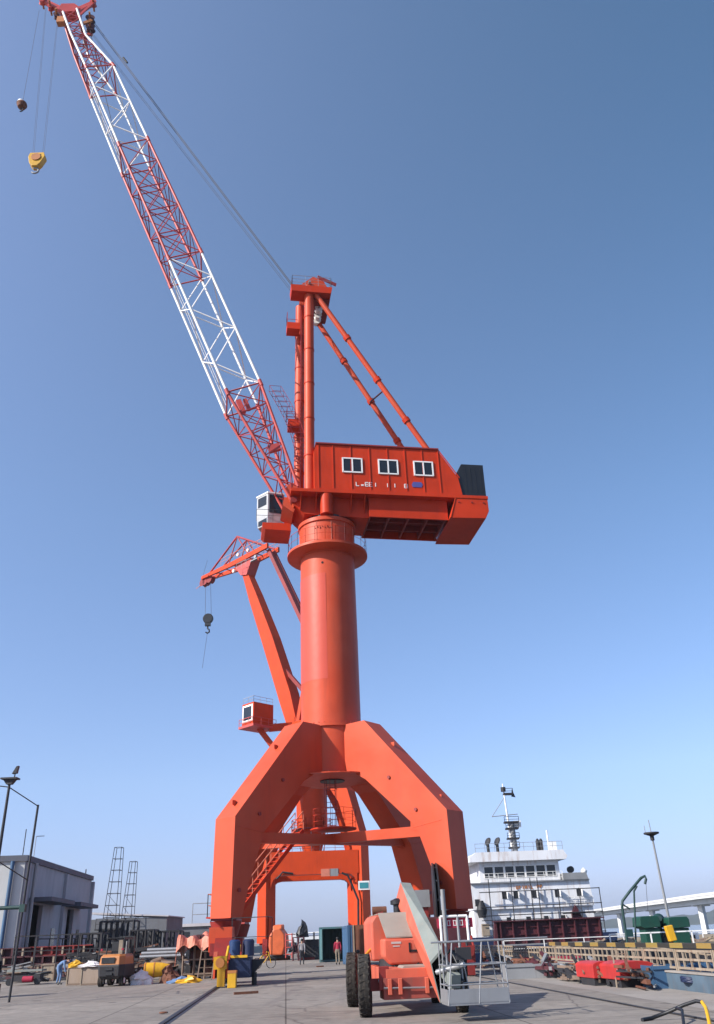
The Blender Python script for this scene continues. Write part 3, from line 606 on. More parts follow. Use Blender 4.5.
for i, (cc, bc, _, dens) in enumerate(COLS):
    m = MB(); n = NP[i]; q = [cross(i, k / n) for k in range(n + 1)]
    for c_ in range(4):
        cm = cc if not (i >= 4 and c_ in (3,)) else 'chordred'
        m.tube(q[0][c_], q[-1][c_], .105 if dens == 2 else .10, cm, n=8)
    br = .042 if dens == 2 else .05
    for k in range(n):
        for c_ in range(4):
            d_ = (c_ + 1) % 4
            if dens == 2 or k in (0,): m.tube(q[k][c_], q[k][d_], br * 1.1, bc, n=4)
            if (k + c_) % 2: m.tube(q[k][c_], q[k + 1][d_], br, bc, n=4)
            else: m.tube(q[k][d_], q[k + 1][c_], br, bc, n=4)
            if dens == 2 and c_ in (0, 2, 1):
                if (k + c_) % 2: m.tube(q[k][d_], q[k + 1][c_], br * .9, bc, n=4)
                else: m.tube(q[k][c_], q[k + 1][d_], br * .9, bc, n=4)
        if dens == 2 and i < 4:
            m.tube(q[k][0], q[k][2], br * .8, bc, n=4)
    if dens == 1:                                            # inspection walk: thin stringers inside the white bays
        for k in range(n):
            a0 = (q[k][0] * .5 + q[k][3] * .5); a1 = (q[k + 1][0] * .5 + q[k + 1][3] * .5)
            for s_ in (-.3, .3): m.tube(a0 + N1 * s_, a1 + N1 * s_, .022, 'white', n=4)
            for j in range(6): p_ = a0.lerp(a1, j / 6); m.tube(p_ - N1 * .3, p_ + N1 * .3, .014, 'white', n=4)
    m.build('boom_section', boom)
# solid joint collars
for i, t in ((1, 0), (2, 0), (3, 0), (4, 0)):
    q = cross(i, t); m = MB()
    for c_ in range(4): m.tube(q[c_], q[(c_ + 1) % 4], .06, 'chordred' if i != 9 else 'white', n=6)
    for c_ in range(4):
        d_ = (cross(i, .02)[c_] - q[c_]).normalized(); m.tube(q[c_] - d_ * .25, q[c_] + d_ * .25, .14, 'chordred', n=10)
    m.build('joint_collar', boom)
# foot: solid plated end with hinge
m = MB()
for o_ in (1.0, -1.25):
    m.prism([U(r, o_ - .0, z) for r, z in ((-2.75, 27.6), (-2.8, 28.1), (-2.4, 28.5), (-1.9, 28.1), (-1.8, 27.2), (-2.3, 26.7))], N1 * .26, 'orange')
m.prism([U(r, -1.2, z) for r, z in ((-3.0, 26.9), (-2.9, 27.5), (-2.4, 27.5), (-2.1, 26.9), (-2.3, 26.4))], N1 * 2.2, 'orange')
m.tube(U(-2.3, -1.5, 27.1), U(-2.3, 1.5, 27.1), .22, 'dkred', n=14); m.build('boom_foot', boom)
# rear ladder arc beside the boom
m = MB(); a = U(-4.3, .5, 36.5); b = U(-2.3, .5, 30.6)
pts = [a.lerp(b, k / 14) + D1 * (.35 * sin(pi * k / 14) + .35) for k in range(15)]
for s_ in (-.35, .35): m.path([p + N1 * s_ for p in pts], .022, 'boomred', n=4); m.path([p + N1 * s_ + D1 * .8 for p in pts], .018, 'boomred', n=4)
for p in pts: m.tube(p - N1 * .35, p + N1 * .35, .016, 'boomred', n=4); m.path([p - N1 * .35, p - N1 * .35 + D1 * .8, p + N1 * .35 + D1 * .8, p + N1 * .35], .016, 'boomred', n=4)
m.build('boom_ladder', boom)
for r, o_, z, a, b, d in ((-5.9, .2, 35.0, .35, .3, 1.1), (-5.5, .9, 34.7, .25, .3, .9), (-3.6, 1.2, 31.1, .8, .3, .5)):
    m = MB(); m.box(U(r, o_, z), (a, b, d), 'chordred', X=D1 + V((0, 0, .4)), Y=N1); m.build('bracket', boom)
# boom head
m = MB()
m.prism([U(r, -.5, z) for r, z in ((-23.3, 76.9), (-22.8, 76.5), (-21.9, 76.8), (-21.5, 77.4), (-22.1, 77.9), (-23.2, 77.6))], N1 * 1.0, 'chordred')
m.beam(U(-22.9, 0, 77.15), U(-25.0, 0, 78.5), .5, .55, 'chordred', w1=.3, h1=.35); m.beam(U(-21.9, 0, 77.4), U(-20.6, 0, 79.1), .5, .5, 'chordred', w1=.3, h1=.3)
hd = m.build('boom_head', boom)
m = MB(); m.box(U(-22.95, .2, 75.5), (.7, .5, .8), 'amber'); m.build('rope_guide', hd)
for r, z, rr in ((-25.0, 78.4, .34), (-24.2, 77.6, .25), (-20.6, 79.0, .3), (-20.6, 76.6, .42), (-20.45, 75.3, .42), (-23.5, 76.5, .3)):
    m = MB(); m.lathe(U(r, 0, z), [(rr, -.22), (rr * .8, -.1), (rr * .8, .1), (rr, .22)], 'maroon' if z < 77 else 'chordred', n=22, axis=N1); m.tube(U(r, -.7, z), U(r, .7, z), .1, 'amber'); m.build('sheave', hd)
m = MB()                                                        # stays holding the rear sheaves
m.beam(U(-20.6, .35, 78.4), U(-21.6, .35, 76.2), .12, .2, 'chordred'); m.beam(U(-20.4, .2, 76.2), U(-21.3, .2, 75.4), .15, .3, 'amber'); m.beam(U(-20.3, -.2, 74.9), U(-21.3, -.2, 74.2), .15, .3, 'chordred'); m.build('sheave_arm', hd)
# luffing pendants: tip to mast head
m = MB()
for o_ in (-.12, .12):
    m.tube(U(-20.4, o_, 76.4), U(-2.1, o_ * .8, 46.5), .03, 'rope', n=5)
for o_, k in ((-.12, 0), (.12, 1)):
    m.tube(U(-20.5, o_, 75.0), U(-2.2, o_, 46.0), .015, 'rope', n=5)
m.tube(U(-17.2, .3, 71.35), U(-16.8, .3, 70.7), .09, 'dark', n=6)
m.build('luffing_rope', crane)
m = MB()
for o_ in (-.3, .3): m.tube(U(-20.45, o_, 74.9), U(-16.5, -.9, 60), .02, 'rope', n=4)
m.build('hoist_rope', crane)
# operator cab, turned toward the work
m = MB()
cabc = U(-3.6, -1.9, 27.95)
def cb(x, y, z): return cabc + D1 * x + N1 * y + V((0, 0, z))
A_ = [(-.95, -.1), (-.25, .75), (.85, .55), (.85, -.9), (-.6, -.9)]
m.loft([[cb(x * .9, y * .9, -1.35) for x, y in A_], [cb(x, y, -.6) for x, y in A_], [cb(x, y, 1.0) for x, y in A_]], 'cabgrey')
m.loft([[cb(x * 1.06, y * 1.06, 1.0) for x, y in A_], [cb(x * 1.06, y * 1.06, 1.1) for x, y in A_]], 'white')
cabo = m.build('cab', crane)
m = MB()
def facewin(p, q, z0, z1, inset=.12, off=.015):
    p, q = V((*p, 0)), V((*q, 0)); d = (q - p).normalized(); n_ = V((d.y, -d.x, 0)); c_ = (p + q) / 2
    if n_.dot(c_) < 0: n_ = -n_
    a, b = p + d * inset + n_ * off, q - d * inset + n_ * off
    m.prism([cb(a.x, a.y, z0), cb(b.x, b.y, z0), cb(b.x, b.y, z1), cb(a.x, a.y, z1)], (D1 * n_.x + N1 * n_.y) * .01, 'glass')
facewin(A_[1], A_[2], -.5, .9, .1); facewin(A_[0], A_[1], .15, .85, .14); facewin(A_[4], A_[0], -.4, .85, .1); facewin((A_[0][0] * .93, A_[0][1]), (A_[1][0] * .93, A_[1][1] * .93), -1.25, -.68, .1)
m.build('pane', cabo)
m = MB(); m.prism([U(r, -2.9, z) for r, z in ((-4.2, 26.2), (-4.0, 26.0), (-2.3, 25.95), (-2.3, 26.5), (-4.2, 26.5))], N1 * 2.1, 'house')
m.rail([cb(-1.0, .95, -1.3), cb(1.2, .95, -1.3)], .9, 'dark', r=.018); m.build('cab_bracket', crane)

# hook block hung from the boom head, and the small ball beside it
def hook_at(px, py): return at(px, py, (C1 + U(-24.5, 0, 0)).y)
hp = at(37, 161, (C1 + U(-24, 0, 0)).y)
hk = thing('hook_block', hp, 'large yellow hook block hanging on two ropes from the lattice boom tip', 'hook block'); hk.scale = (.88, .88, .88)
m = MB(); m.prism([V((x, -.3, z)) for x, z in ((-.62, .75), (.62, .75), (.75, .3), (.45, -.55), (.2, -.9), (-.25, -.9), (-.55, -.5), (-.72, .3))], V((0, .6, 0)), 'yellow'); 
m.box((0, -.32, .45), (.8, .03, .12), 'black'); m.box((.1, -.32, .1), (.5, .03, .1), 'black'); m.build('block_body', hk, bevel=.04)
m = MB(); m.lathe((0, -.38, .15), [(.42, 0), (.42, .76)], 'amber', n=20, axis=V((0, 1, 0))); m.build('sheave', hk)
m = MB(); arc = [V((.32 * sin(t), 0, -1.25 + .32 * cos(t))) for t in [k * .45 for k in range(-1, 10)]]; m.curve([V((0, 0, -.9))] + arc, .085, 'steel'); m.build('hook', hk)
m = MB(); tl = (C1 + U(-24.6, 0, 77.6) - hp) / .88; tr_ = (C1 + U(-23.4, 0, 76.4) - hp) / .88
for s_ in (-1, 1): m.tube(V((-.45, s_ * .15, .7)), tl + V((0, s_ * .1, 0)), .012, 'rope', n=4)
for s_ in (-1, 1): m.tube(V((.45, s_ * .15, .7)), tr_ + V((0, s_ * .1, 0)), .012, 'rope', n=4)
m.build('rope', hk)
hp2 = at(22, 105, (C1 + U(-24, 0, 0)).y)
hk2 = thing('hook_block', hp2, 'small brown and white auxiliary hook ball left of the yellow block', 'hook block')
m = MB(); m.lathe((0, 0, 0), [(.05, -.45), (.3, -.3), (.42, 0), (.36, .2)], 'rust', n=18); m.lathe((-.12, 0, .05), [(.36, .12), (.28, .4), (.1, .5)], 'white', n=18); m.build('ball', hk2)
m = MB(); m.tube((0, 0, .4), C1 + U(-25.1, 0, 77.0) - hp2, .014, 'rope', n=4); m.build('rope', hk2)
m = MB(); arc = [V((.18 * sin(t), 0, -.62 + .18 * cos(t))) for t in [k * .5 for k in range(-1, 8)]]; m.curve([V((0, 0, -.4))] + arc, .05, 'dark'); m.build('hook', hk2)

# ------------------------------------------------------------------ crane two (level luffing crane) behind
D2 = V((cos(radians(136)), sin(radians(136)), 0)); N2 = V((cos(radians(226)), sin(radians(226)), 0))
def W_(r, o, z): return D2 * r + N2 * o + V((0, 0, z))
cr2 = thing('portal_crane', C2, 'red level-luffing portal crane with plated box boom, behind the lattice boom crane', 'crane')
OUT2 = [(1.6, 22.5), (3.2, 22.5), (6.5, 17.8), (8.3, 12.4), (8.25, 1.5), (6.95, 1.5), (6.95, 11.2), (5.0, 16.6), (2.2, 20.2), (1.6, 20.2)]
for u, v in ((-1, -1), (1, -1), (-1, 1), (1, 1)):
    m, d, n = leg_mesh(u * HU, v * HV, OUT2, .72, 'orange2')
    m.box(d * 7.5 + V((0, 0, 1.4)), (1.7, 1.9, .2), 'dkred', X=d); m.build('leg', cr2)
    bogie(cr2, u, v, v < 0, 'dkred')
for v in (-1, 1):                                                # portal cross beams with haunches
    m = MB(); y = v * HV
    m.beam(pf(-HU + .4, y, 9.62), pf(HU - .4, y, 9.62), 1.5, 2.5, 'orange2')
    for s_ in (-1, 1):
        arc = [(HU - .6) * s_, (HU - 2.0) * s_]
        m.prism([pf(arc[0], y - .74, 8.4), pf(arc[1], y - .74, 8.4), pf(s_ * (HU - 1.3), y - .74, 8.25), pf(s_ * (HU - .95), y - .74, 7.95), pf(s_ * (HU - .75), y - .74, 7.6), pf(arc[0], y - .74, 7.0)], pf(0, 1.48), 'orange2')
    m.build('cross_beam', cr2)
m = MB(); y = -HV - .76
for s_ in (.15,): m.box(pf(1.35, y - .02, 8.5), (1.1, .06, .8), 'tarp', X=UD); m.box(pf(2.3, y - .02, 8.5), (1.0, .06, .8), 'greysteel', X=UD)
m.build('notice_plate', cr2)
m = MB(); cv = [pf(3.2, y - .1, 8.4), pf(3.9, y - .2, 8.1), pf(4.3, y - .2, 7.2), pf(5.0, y - .2, 5.5), pf(4.9, y - .1, 2)]; m.curve(cv, .12, 'black')
m.build('cable', cr2); m = MB()
m.curve([pf(-4.3, y - .15, 8.0), pf(-3.6, y - .15, 8.7), pf(-2.4, y - .15, 8.5)], .1, 'black'); m.build('cable', cr2)
m = MB(); c = pf(HU * 1.02, -HV - .95, 7.0); m.box(c, (1.3, .08, .95), 'white', X=UD); m.box(c - VD * .05 , (1.0, .06, .6), 'tealsign', X=UD); m.build('sign', cr2)
for s_ in (-1, 1):
    m = MB(); m.beam(pf(s_ * HU, -HV + .4, 9.3), pf(s_ * HU, HV - .4, 9.3), 1.3, 1.8, 'orange2'); m.build('side_beam', cr2)
m = MB(); m.lathe((0, 0, 0), [(2.8, 21.4), (2.8, 22.6)], 'orange2', n=40); m.build('top_ring', cr2)
m = MB(); m.lathe((0, 0, 0), [(1.0, 10.4), (1.05, 10.8), (1.95, 14.4), (1.95, 27.2)], 'orange2', n=40)
for a in range(8):
    q = V((cos(a * pi / 4), sin(a * pi / 4), 0)); m.tube(q * 1.2 + V((0, 0, 10.6)), q * 2.0 + V((0, 0, 13.8)), .05, 'steel', n=5)
m.build('column', cr2)
m = MB(); m.lathe((0, 0, 13.8), [(2.6, 0), (2.6, .1)], 'dkred', n=28); m.rail([V((2.55 * cos(a * pi / 7), 2.55 * sin(a * pi / 7), 13.9)) for a in range(15)], 1.1, 'house', r=.04, mid=2)
m.rail([pf(-3.8, -HV - .2, 10.85), pf(3.8, -HV - .2, 10.85)], 1.1, 'dkred', r=.035, mid=2); m.build('gallery', cr2)
m = MB(); m.prism([W_(r, -1.9, z) for r, z in ((2.2, 26.6), (2.2, 27.3), (-7.0, 27.3), (-7.0, 26.6))], N2 * 3.8, 'orange2')
m.prism([W_(r, -1.8, z) for r, z in ((-.6, 27.3), (-6.6, 27.3), (-6.6, 31.2), (-.6, 31.2))], N2 * 3.6, 'orange2'); m.build('machinery_house', cr2)
m = MB()
for o_ in (-1.2, 1.2): m.beam(W_(1.2, o_, 27.3), W_(-1.2, o_ * .4, 38.5), .5, .5, 'orange2'); m.beam(W_(-4.5, o_, 31), W_(-1.3, o_ * .4, 38.3), .35, .35, 'orange2')
m.build('mast_frame', cr2)
# box boom
SB = [(2.9, 27.4, 1.9, .8), (4.4, 31.5, 2.4, .85), (8.3, 40.5, 2.3, .8), (12.2, 48.6, 1.8, .7), (14.6, 53.6, 1.1, .6)]
m = MB(); rings = []
for i, (r, z, h, w_) in enumerate(SB):
    a, b = SB[max(i - 1, 0)], SB[min(i + 1, len(SB) - 1)]; d = V((b[0] - a[0], b[1] - a[1])).normalized(); px_, pz_ = -d.y, d.x
    rings.append([W_(r + px_ * s_ * h / 2, o_ * w_ * 1.0, z + pz_ * s_ * h / 2) for s_, o_ in ((-1, -1), (-1, 1), (1, 1), (1, -1))])
m.loft(rings, 'orange2'); m.build('boom', cr2)
m = MB()                                                          # head: wedge bracket, jib beam, upper truss
m.prism([W_(r, -.85, z) for r, z in ((13.7, 52.8), (12.4, 55.2), (17.0, 55.5), (15.2, 53.2))], N2 * 1.7, 'chordred')
jib = m.build('jib', cr2)
for o0, o1 in ((-1.1, -.5), (1.1, .5)):
    m = MB(); m.beam(W_(8.2, o0, 55.8), W_(17, o0, 55.7), .35, .8, 'orange2'); m.beam(W_(17, o0, 55.7), W_(26.3, o1, 56.4), .35, .8, 'orange2', h1=.5); m.build('jib_beam', jib)
m = MB()
for o_ in (-1.0, 1.0):
    ap = W_(16.2, o_, 60.3); m.tube(W_(9.0, o_, 56.1), ap, .16, 'boomred'); m.tube(ap, W_(23.8, o_ * .6, 56.6), .16, 'boomred'); m.tube(ap, W_(13.2, o_, 56.1), .11, 'boomred'); m.tube(ap, W_(18.2, o_, 56.1), .11, 'boomred')
m.tube(W_(16.2, -1, 60.3), W_(16.2, 1, 60.3), .14, 'boomred')
for r in (10, 12, 14, 16, 18, 20, 22, 24): m.tube(W_(r, -.95, 56.0), W_(r, .95, 56.0), .09, 'boomred')
m.build('jib_truss', jib)
m = MB(); m.rail([W_(8.5, -1.4, 56.2), W_(22, -1.2, 56.5)], 1.1, 'tarp', r=.035, mid=1); m.rail([W_(8.0, 1.4, 56.2), W_(20, 1.3, 56.4)], 1.1, 'tarp', r=.035, mid=1)
m.rail([W_(12.5, 1.9, 53.6), W_(15, 1.9, 53.6)], 1.1, 'steel', r=.04)
for r, z, mt in ((13.2, 56.8, 'white'), (15.8, 56.9, 'white'), (11.3, 55.0, 'steel'), (16.8, 54.4, 'white')): m.lathe(W_(r, 1.0, z), [(.28, -.15), (.28, .15)], mt, n=16, axis=N2)
m.box(W_(11.5, 1.2, 54.4), (1.6, .5, .15), 'steel', X=D2); m.build('walkway', jib)
m = MB()
for r in (25.6, 26.4, 24.4): m.lathe(W_(r, 0, 55.7), [(.7, -.4), (.55, -.2), (.55, .2), (.7, .4)], 'dkred', n=20, axis=N2)
m.tube(W_(26, 0, 55.9), W_(28.6, 0, 55.3), .05, 'tarp', n=4); m.build('sheave', jib)
for o_ in (-.5, .5):
    m = MB(); m.beam(W_(8.7, o_, 55.4), W_(-.8, o_, 38.3), .35, .6, 'dkred'); m.build('tie_rod', cr2)
m = MB(); m.beam(W_(6.6, 0, 37.0), W_(1.0, 0, 31.4), .4, .5, 'dkred'); m.build('luffing_rack', cr2)
# cab of crane two
p = at(257, 718, 108.5) - C2; m = MB()
m.box(p + V((.1, 0, .3)), (3.3, 2.4, 2.8), 'orange2', X=N2, Y=D2); m.box(p + V((.1, 0, -1.35)), (3.9, 3.1, .3), 'chordred', X=N2, Y=D2)
cb2 = m.build('cab', cr2)
m = MB(); m.box(p + V((.1, 0, .35)) + N2 * 1.67, (.1, 2.1, 2.2), 'white', X=N2, Y=D2); m.box(p + V((.1, 0, .35)) + N2 * 1.72, (.1, 1.6, 1.7), 'glass', X=N2, Y=D2); m.build('cab_window', cb2)
m = MB(); q = p + V((.1, 0, -1.2)); m.rail([q + N2 * 1.9 + D2 * 1.5, q + N2 * 1.9 - D2 * 1.5, q - N2 * 1.9 - D2 * 1.5], .9, 'chordred', r=.04)
m.rail([p + V((.1, 0, 1.7)) + N2 * 1.6 + D2 * 1.1, p + V((.1, 0, 1.7)) + N2 * 1.6 - D2 * 1.1, p + V((.1, 0, 1.7)) - N2 * 1.6 - D2 * 1.1], .8, 'steel', r=.03); m.build('guard_rail', cb2)
m = MB(); m.beam(p + V((.3, 0, -1.4)), W_(.5, 1.4, 19.5), .7, .7, 'orange2'); m.beam(p + V((1.6, 0, -1.4)), W_(1.5, 1.0, 27.0), .6, .9, 'orange2'); m.build('cab_support', cr2)
# hook of crane two
hp = at(208, 621, (C2 + W_(25.6, 0, 0)).y); hk = thing('hook_block', hp, 'small dark hook block hanging from the far red crane jib', 'hook block')
m = MB(); m.lathe((0, -.3, .4), [(.75, 0), (.85, .1), (.85, .5), (.75, .6)], 'black', n=20, axis=V((0, 1, 0))); m.box((0, 0, -.4), (.9, .5, .9), 'black'); m.build('block_body', hk)
m = MB(); m.curve([V((0, 0, -.8)), V((0, 0, -1.3)), V((.25, 0, -1.5)), V((.3, 0, -1.9)), V((0, 0, -2.1)), V((-.3, 0, -1.9))], .13, 'dark'); m.build('hook', hk)
m = MB()
for q in ((-.5, 25.9), (.5, 24.5)): m.tube((q[0], 0, .9), C2 + W_(q[1], 0, 55.4) - hp, .035, 'rope', n=4)
m.tube((-.6, 0, 11), C2 + W_(27.6, 0, 55.2) - hp, .025, 'rope', n=4); m.tube((0, 0, -2), (-.6, .3, -7.8), .03, 'rope', n=4); m.build('rope', hk)


# ------------------------------------------------------------------ boom lift in the foreground
LO = V((0.9, 24.6, 0))
lift = thing('boom_lift', LO, 'dusty orange boom lift with folded arm and steel basket standing before the crane leg', 'boom lift')
def l(px, py, Y): return at(px, py, Y) - LO
def wheel(parent, c, ax, r, w_, tyre='rubber', rim='liftbody', name='wheel'):
    ax = V(ax).normalized(); m = MB()
    prof = [(r * .55, -w_ / 2), (r * .93, -w_ / 2), (r, -w_ * .36), (r, w_ * .36), (r * .93, w_ / 2), (r * .55, w_ / 2)]
    m.lathe(c, prof, tyre, n=36, axis=ax, cap=False)
    a = ax.orthogonal().normalized(); b = ax.cross(a)
    for k in range(26):
        t = 2 * pi * k / 26; q = a * cos(t) + b * sin(t); tt = -a * sin(t) + b * cos(t)
        for s_ in (-1, 1): m.box(c + q * (r - .004) + ax * (s_ * w_ * .23), (w_ * .44, .06, .03), tyre, X=ax + tt * .5 * s_, Z=q, Y=(q.cross(ax + tt * .5 * s_)))
    wo = m.build('tyre', parent); m = MB()
    m.lathe(c, [(r * .56, -w_ * .42), (r * .5, -w_ * .2), (r * .2, -w_ * .2), (r * .2, w_ * .2), (r * .5, w_ * .2), (r * .56, w_ * .42)], rim, n=24, axis=ax); m.build('rim', wo)
fx = V((cos(radians(6)), sin(radians(6)), 0)); fy = V((-fx.y, fx.x, 0))          # across, along
wax = V((1, -.03, 0))
wc = [gr(366, 1019) + V((.0, .55, 0)) - LO, gr(351, 1008) + V((.05, .45, 0)) - LO]
for c, r in ((wc[0], .66), (wc[1], .66)):
    wheel(lift, V((c.x, c.y, r)), wax, r, .29)
for c in (wc[0] + fx * 2.35, wc[1] + fx * 2.35): wheel(lift, V((c.x, c.y, .66)), wax, .66, .29)
m = MB(); ca_ = (wc[0] + wc[1]) / 2 + fx * 1.17
m.box(ca_ + V((0, 0, .78)), (1.35, 4.2, .42), 'liftbody', X=fx, Y=fy)
m.prism([ca_ + fx * x - fy * 2.15 + V((0, 0, z)) for x, z in ((-.75, .35), (.55, .35), (.55, .8), (-.75, .8))], fy * .9, 'liftshade')
m.prism([ca_ + fx * x - fy * 1.9 + V((0, 0, z)) for x, z in ((-.45, .8), (.55, .8), (.5, 1.04), (-.2, 1.04))], fy * .9, 'liftdust')
for x in (-.6, -.35, .3): m.box(ca_ + fx * x - fy * 2.2 + V((0, 0, .62)), (.1, .1, .34), 'liftbody', X=fx)
m.tube(ca_ - fx * .75 - fy * 2.22 + V((0, 0, .6)), ca_ + fx * .5 - fy * 2.22 + V((0, 0, .57)), .025, 'steel')
m.beam(wc[0] + V((0, 0, .66)), wc[0] + fx * 2.35 + V((0, 0, .66)), .22, .26, 'dkred'); m.beam(wc[1] + V((0, 0, .66)), wc[1] + fx * 2.35 + V((0, 0, .66)), .22, .26, 'dkred')
m.tube(wc[0] + fx * .3 - fy * .3 + V((0, 0, .75)), wc[0] + fx * 1.9 - fy * .3 + V((0, 0, .72)), .04, 'steel')
m.box(wc[0] + fx * .45 - fy * .2 + V((0, 0, .8)), (.25, .3, .5), 'dkred', X=fx)
m.build('chassis', lift, bevel=.02)
m = MB(); m.lathe(ca_ + V((.15, .2, .98)), [(.75, 0), (.75, .18)], 'dark', n=28); m.build('slew_ring', lift)
# turret with engine cover and counterweight
m = MB(); T = ca_ + V((.2, .4, -.08))
P0 = [(-.95, 1.12), (-.9, 1.95), (-.75, 2.2), (.55, 2.2), (1.0, 1.95), (1.0, 1.12)]
m.prism([T + fx * x + V((0, 0, z)) - fy * .3 for x, z in ((-1.0, 1.2), (-1.0, 2.15), (-.88, 2.3), (.15, 2.3), (.15, 1.2))], fy * 2.3, 'liftbody')
m.prism([T + fx * x + V((0, 0, z)) - fy * 1.1 for x, z in ((-.62, 1.12), (-.78, 1.3), (-.78, 1.72), (.95, 1.72), (.95, 1.12))], fy * 1.6, 'liftbody')
m.box(T + fx * .7 + V((0, 0, 1.7)) + fy * .8, (.75, 2.1, 1.0), 'liftbody', X=fx, Y=fy)
tu = m.build('turret', lift, bevel=.05)
m = MB(); m.prism([T + fx * x + V((0, 0, z)) - fy * yy for x, z, yy in ((-.70, 1.735, 1.08), (.22, 1.735, 1.08), (.10, 2.32, .25), (-.80, 2.32, .25))], V((0, 0, .03)), 'liftdust')
m.prism([T + fx * x + V((0, 0, 2.31)) + fy * yy for x, yy in ((-.82, -.28), (.12, -.28), (.12, 1.9), (-.82, 1.9))], V((0, 0, .02)), 'liftdust'); m.build('engine_cover', tu)
m = MB(); m.tube(T + fx * -.85 + fy * .7 + V((0, 0, 2.43)), T + fx * -.45 + fy * .7 + V((0, 0, 2.43)), .11, 'rust', n=14); m.box(T + fx * -.65 + fy * .7 + V((0, 0, 2.33)), (.2, .2, .16), 'dkred')
m.build('exhaust_silencer', tu)
m = MB(); m.lathe(T + fx * -.1 + fy * .9 + V((0, 0, 2.34)), [(.12, 0), (.12, .22), (.2, .24), (.2, .34), (.05, .4)], 'black', n=16); m.build('air_filter', tu)
m = MB()
for dx, dz, w0, h0 in ((-.45, 1.62, .26, .05), (-.45, 1.54, .18, .03), (.62, 1.58, .12, .12)): m.box(T + fx * dx - fy * 1.105 + V((0, 0, dz)), (w0, .012, h0), 'cl_white', X=fx)
m.build('decal', tu)
m = MB(); m.curve([T + fx * -.6 - fy * .9 + V((0, 0, 1.2)), T + fx * -.4 - fy * 1.2 + V((0, 0, .95)), T + fx * -.1 - fy * 1.25 + V((0, 0, .98)), T + fx * .2 - fy * 1.0 + V((0, 0, 1.2))], .025, 'black'); m.build('hydraulic_hose', tu)
m = MB(); m.box(T + fx * .05 - fy * 1.11 + V((0, 0, 1.42)), (.34, .02, .05), 'black', X=fx); m.box(T + fx * -.1 - fy * 1.11 + V((0, 0, 1.50)), (.05, .02, .22), 'black', X=fx)
m.box(T + fx * .2 - fy * 1.11 + V((0, 0, 1.50)), (.05, .02, .14), 'black', X=fx); m.build('tow_hook', tu)
m = MB(); m.box(T + fx * .3 + fy * .9 + V((0, 0, 2.5)), (.22, .5, .9), 'liftbody', X=fx); m.build('arm_pivot', tu, bevel=.02)
m = MB(); m.tube(T + V((-1.15, -.3, .5)), T + V((-1.15, -.3, 1.35)), .04, 'yellow'); m.tube(T + V((-1.15, -.3, 1.35)), T + V((-.85, .5, 1.6)), .04, 'yellow'); m.build('step_rail', tu)
# folded arm sloping down to the basket
A4 = [l(395, 899, 26.6), l(400, 881, 26.6), l(410, 882, 26.6), l(407, 899, 26.6)]      # rear end
B4 = [l(440, 1003, 21.7), l(430, 962, 21.7), l(442, 948, 21.7), l(453, 996, 21.7)]
mid = [[a.lerp(b, t) for a, b in zip(A4, B4)] for t in (0, .02, 1)]
cen = sum(mid[0], V()) / 4; mid[0] = [cen + (p - cen) * .8 for p in mid[0]]
m = MB(); n_ = 4
rings = [mid[0], mid[1], mid[2]]
vs = [p for r_ in rings for p in r_]
for k in range(2):
    for i in range(4):
        j = (i + 1) % 4; q = [rings[k][i], rings[k][j], rings[k + 1][j], rings[k + 1][i]]
        m.add(q, [(0, 1, 2, 3)], 'liftbody' if i in (0, 3) else 'liftgrey')  # upper and right faces grey-green, lower and left ones orange
m.add(rings[0], [(0, 1, 2, 3)], 'liftbody')
# inner lining gives the open tube its thickness
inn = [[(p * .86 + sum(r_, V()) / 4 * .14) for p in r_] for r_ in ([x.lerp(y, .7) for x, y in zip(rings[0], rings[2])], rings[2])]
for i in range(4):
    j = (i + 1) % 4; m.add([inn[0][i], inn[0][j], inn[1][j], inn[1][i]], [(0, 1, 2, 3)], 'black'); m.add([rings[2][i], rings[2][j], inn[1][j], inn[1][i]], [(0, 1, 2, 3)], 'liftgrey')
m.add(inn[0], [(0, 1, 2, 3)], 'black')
arm = m.build('arm', lift)
m = MB(); e = sum(B4, V()) / 4; back = sum(A4, V()) / 4; dd = (e - back).normalized()
m.beam(e - dd * 1.2, e + dd * .35 + V((.25, -.2, .05)), .22, .28, 'liftgrey'); m.tube(e + V((.05, -.2, .35)), e + V((.45, -.45, -.1)), .05, 'black'); m.curve([e + V((0, 0, .3)), e + V((.25, -.2, .55)), e + V((.4, -.3, .2)), e + V((.35, -.3, -.25))], .035, 'black')
m.tube(e + V((-.1, -.1, .1)), e + V((.5, -.6, .25)), .06, 'steel'); m.build('fly_arm', lift)
# basket
b0 = at(449, 1005, 20.6) - LO; bx = V((cos(radians(7)), sin(radians(7)), 0)); by = V((-bx.y, bx.x, 0)); BW, BD = 1.35, .8
c00, c10, c11, c01 = b0, b0 + bx * BW, b0 + bx * BW + by * BD, b0 + by * BD + bx * .0
m = MB(); m.box((c00 + c11) / 2, (BW, BD, .05), 'steel', X=bx, Y=by)
m.box(c00.lerp(c10, .5) + V((0, 0, .15)), (BW, .02, .26), 'steel', X=bx, Y=by); m.box(c00.lerp(c01, .5) + V((0, 0, .15)), (.02, BD, .26), 'steel', X=bx, Y=by)
fl = m.build('basket_floor', lift)
m = MB(); Hb = 1.2
for a, b in ((c00, c10), (c10, c11), (c11, c01), (c01, c00)):
    for z in (.36, .74, Hb): m.tube(a + V((0, 0, z)), b + V((0, 0, z)), .015 if z < Hb else .022, 'steel', n=8)
    n_ = 4 if (b - a).length > 1.5 else 2
    for k in range(n_): q = a.lerp(b, k / n_); m.tube(q, q.lerp(a.lerp(b, (k + .5) / n_), .5) + V((0, 0, Hb)), .015, 'steel', n=8)
m.tube(c00 + V((-.3, 0, Hb)), c10 + V((1.0, .1, Hb + .01)), .018, 'steel', n=8)
m.build('basket_rail', lift)
m = MB()
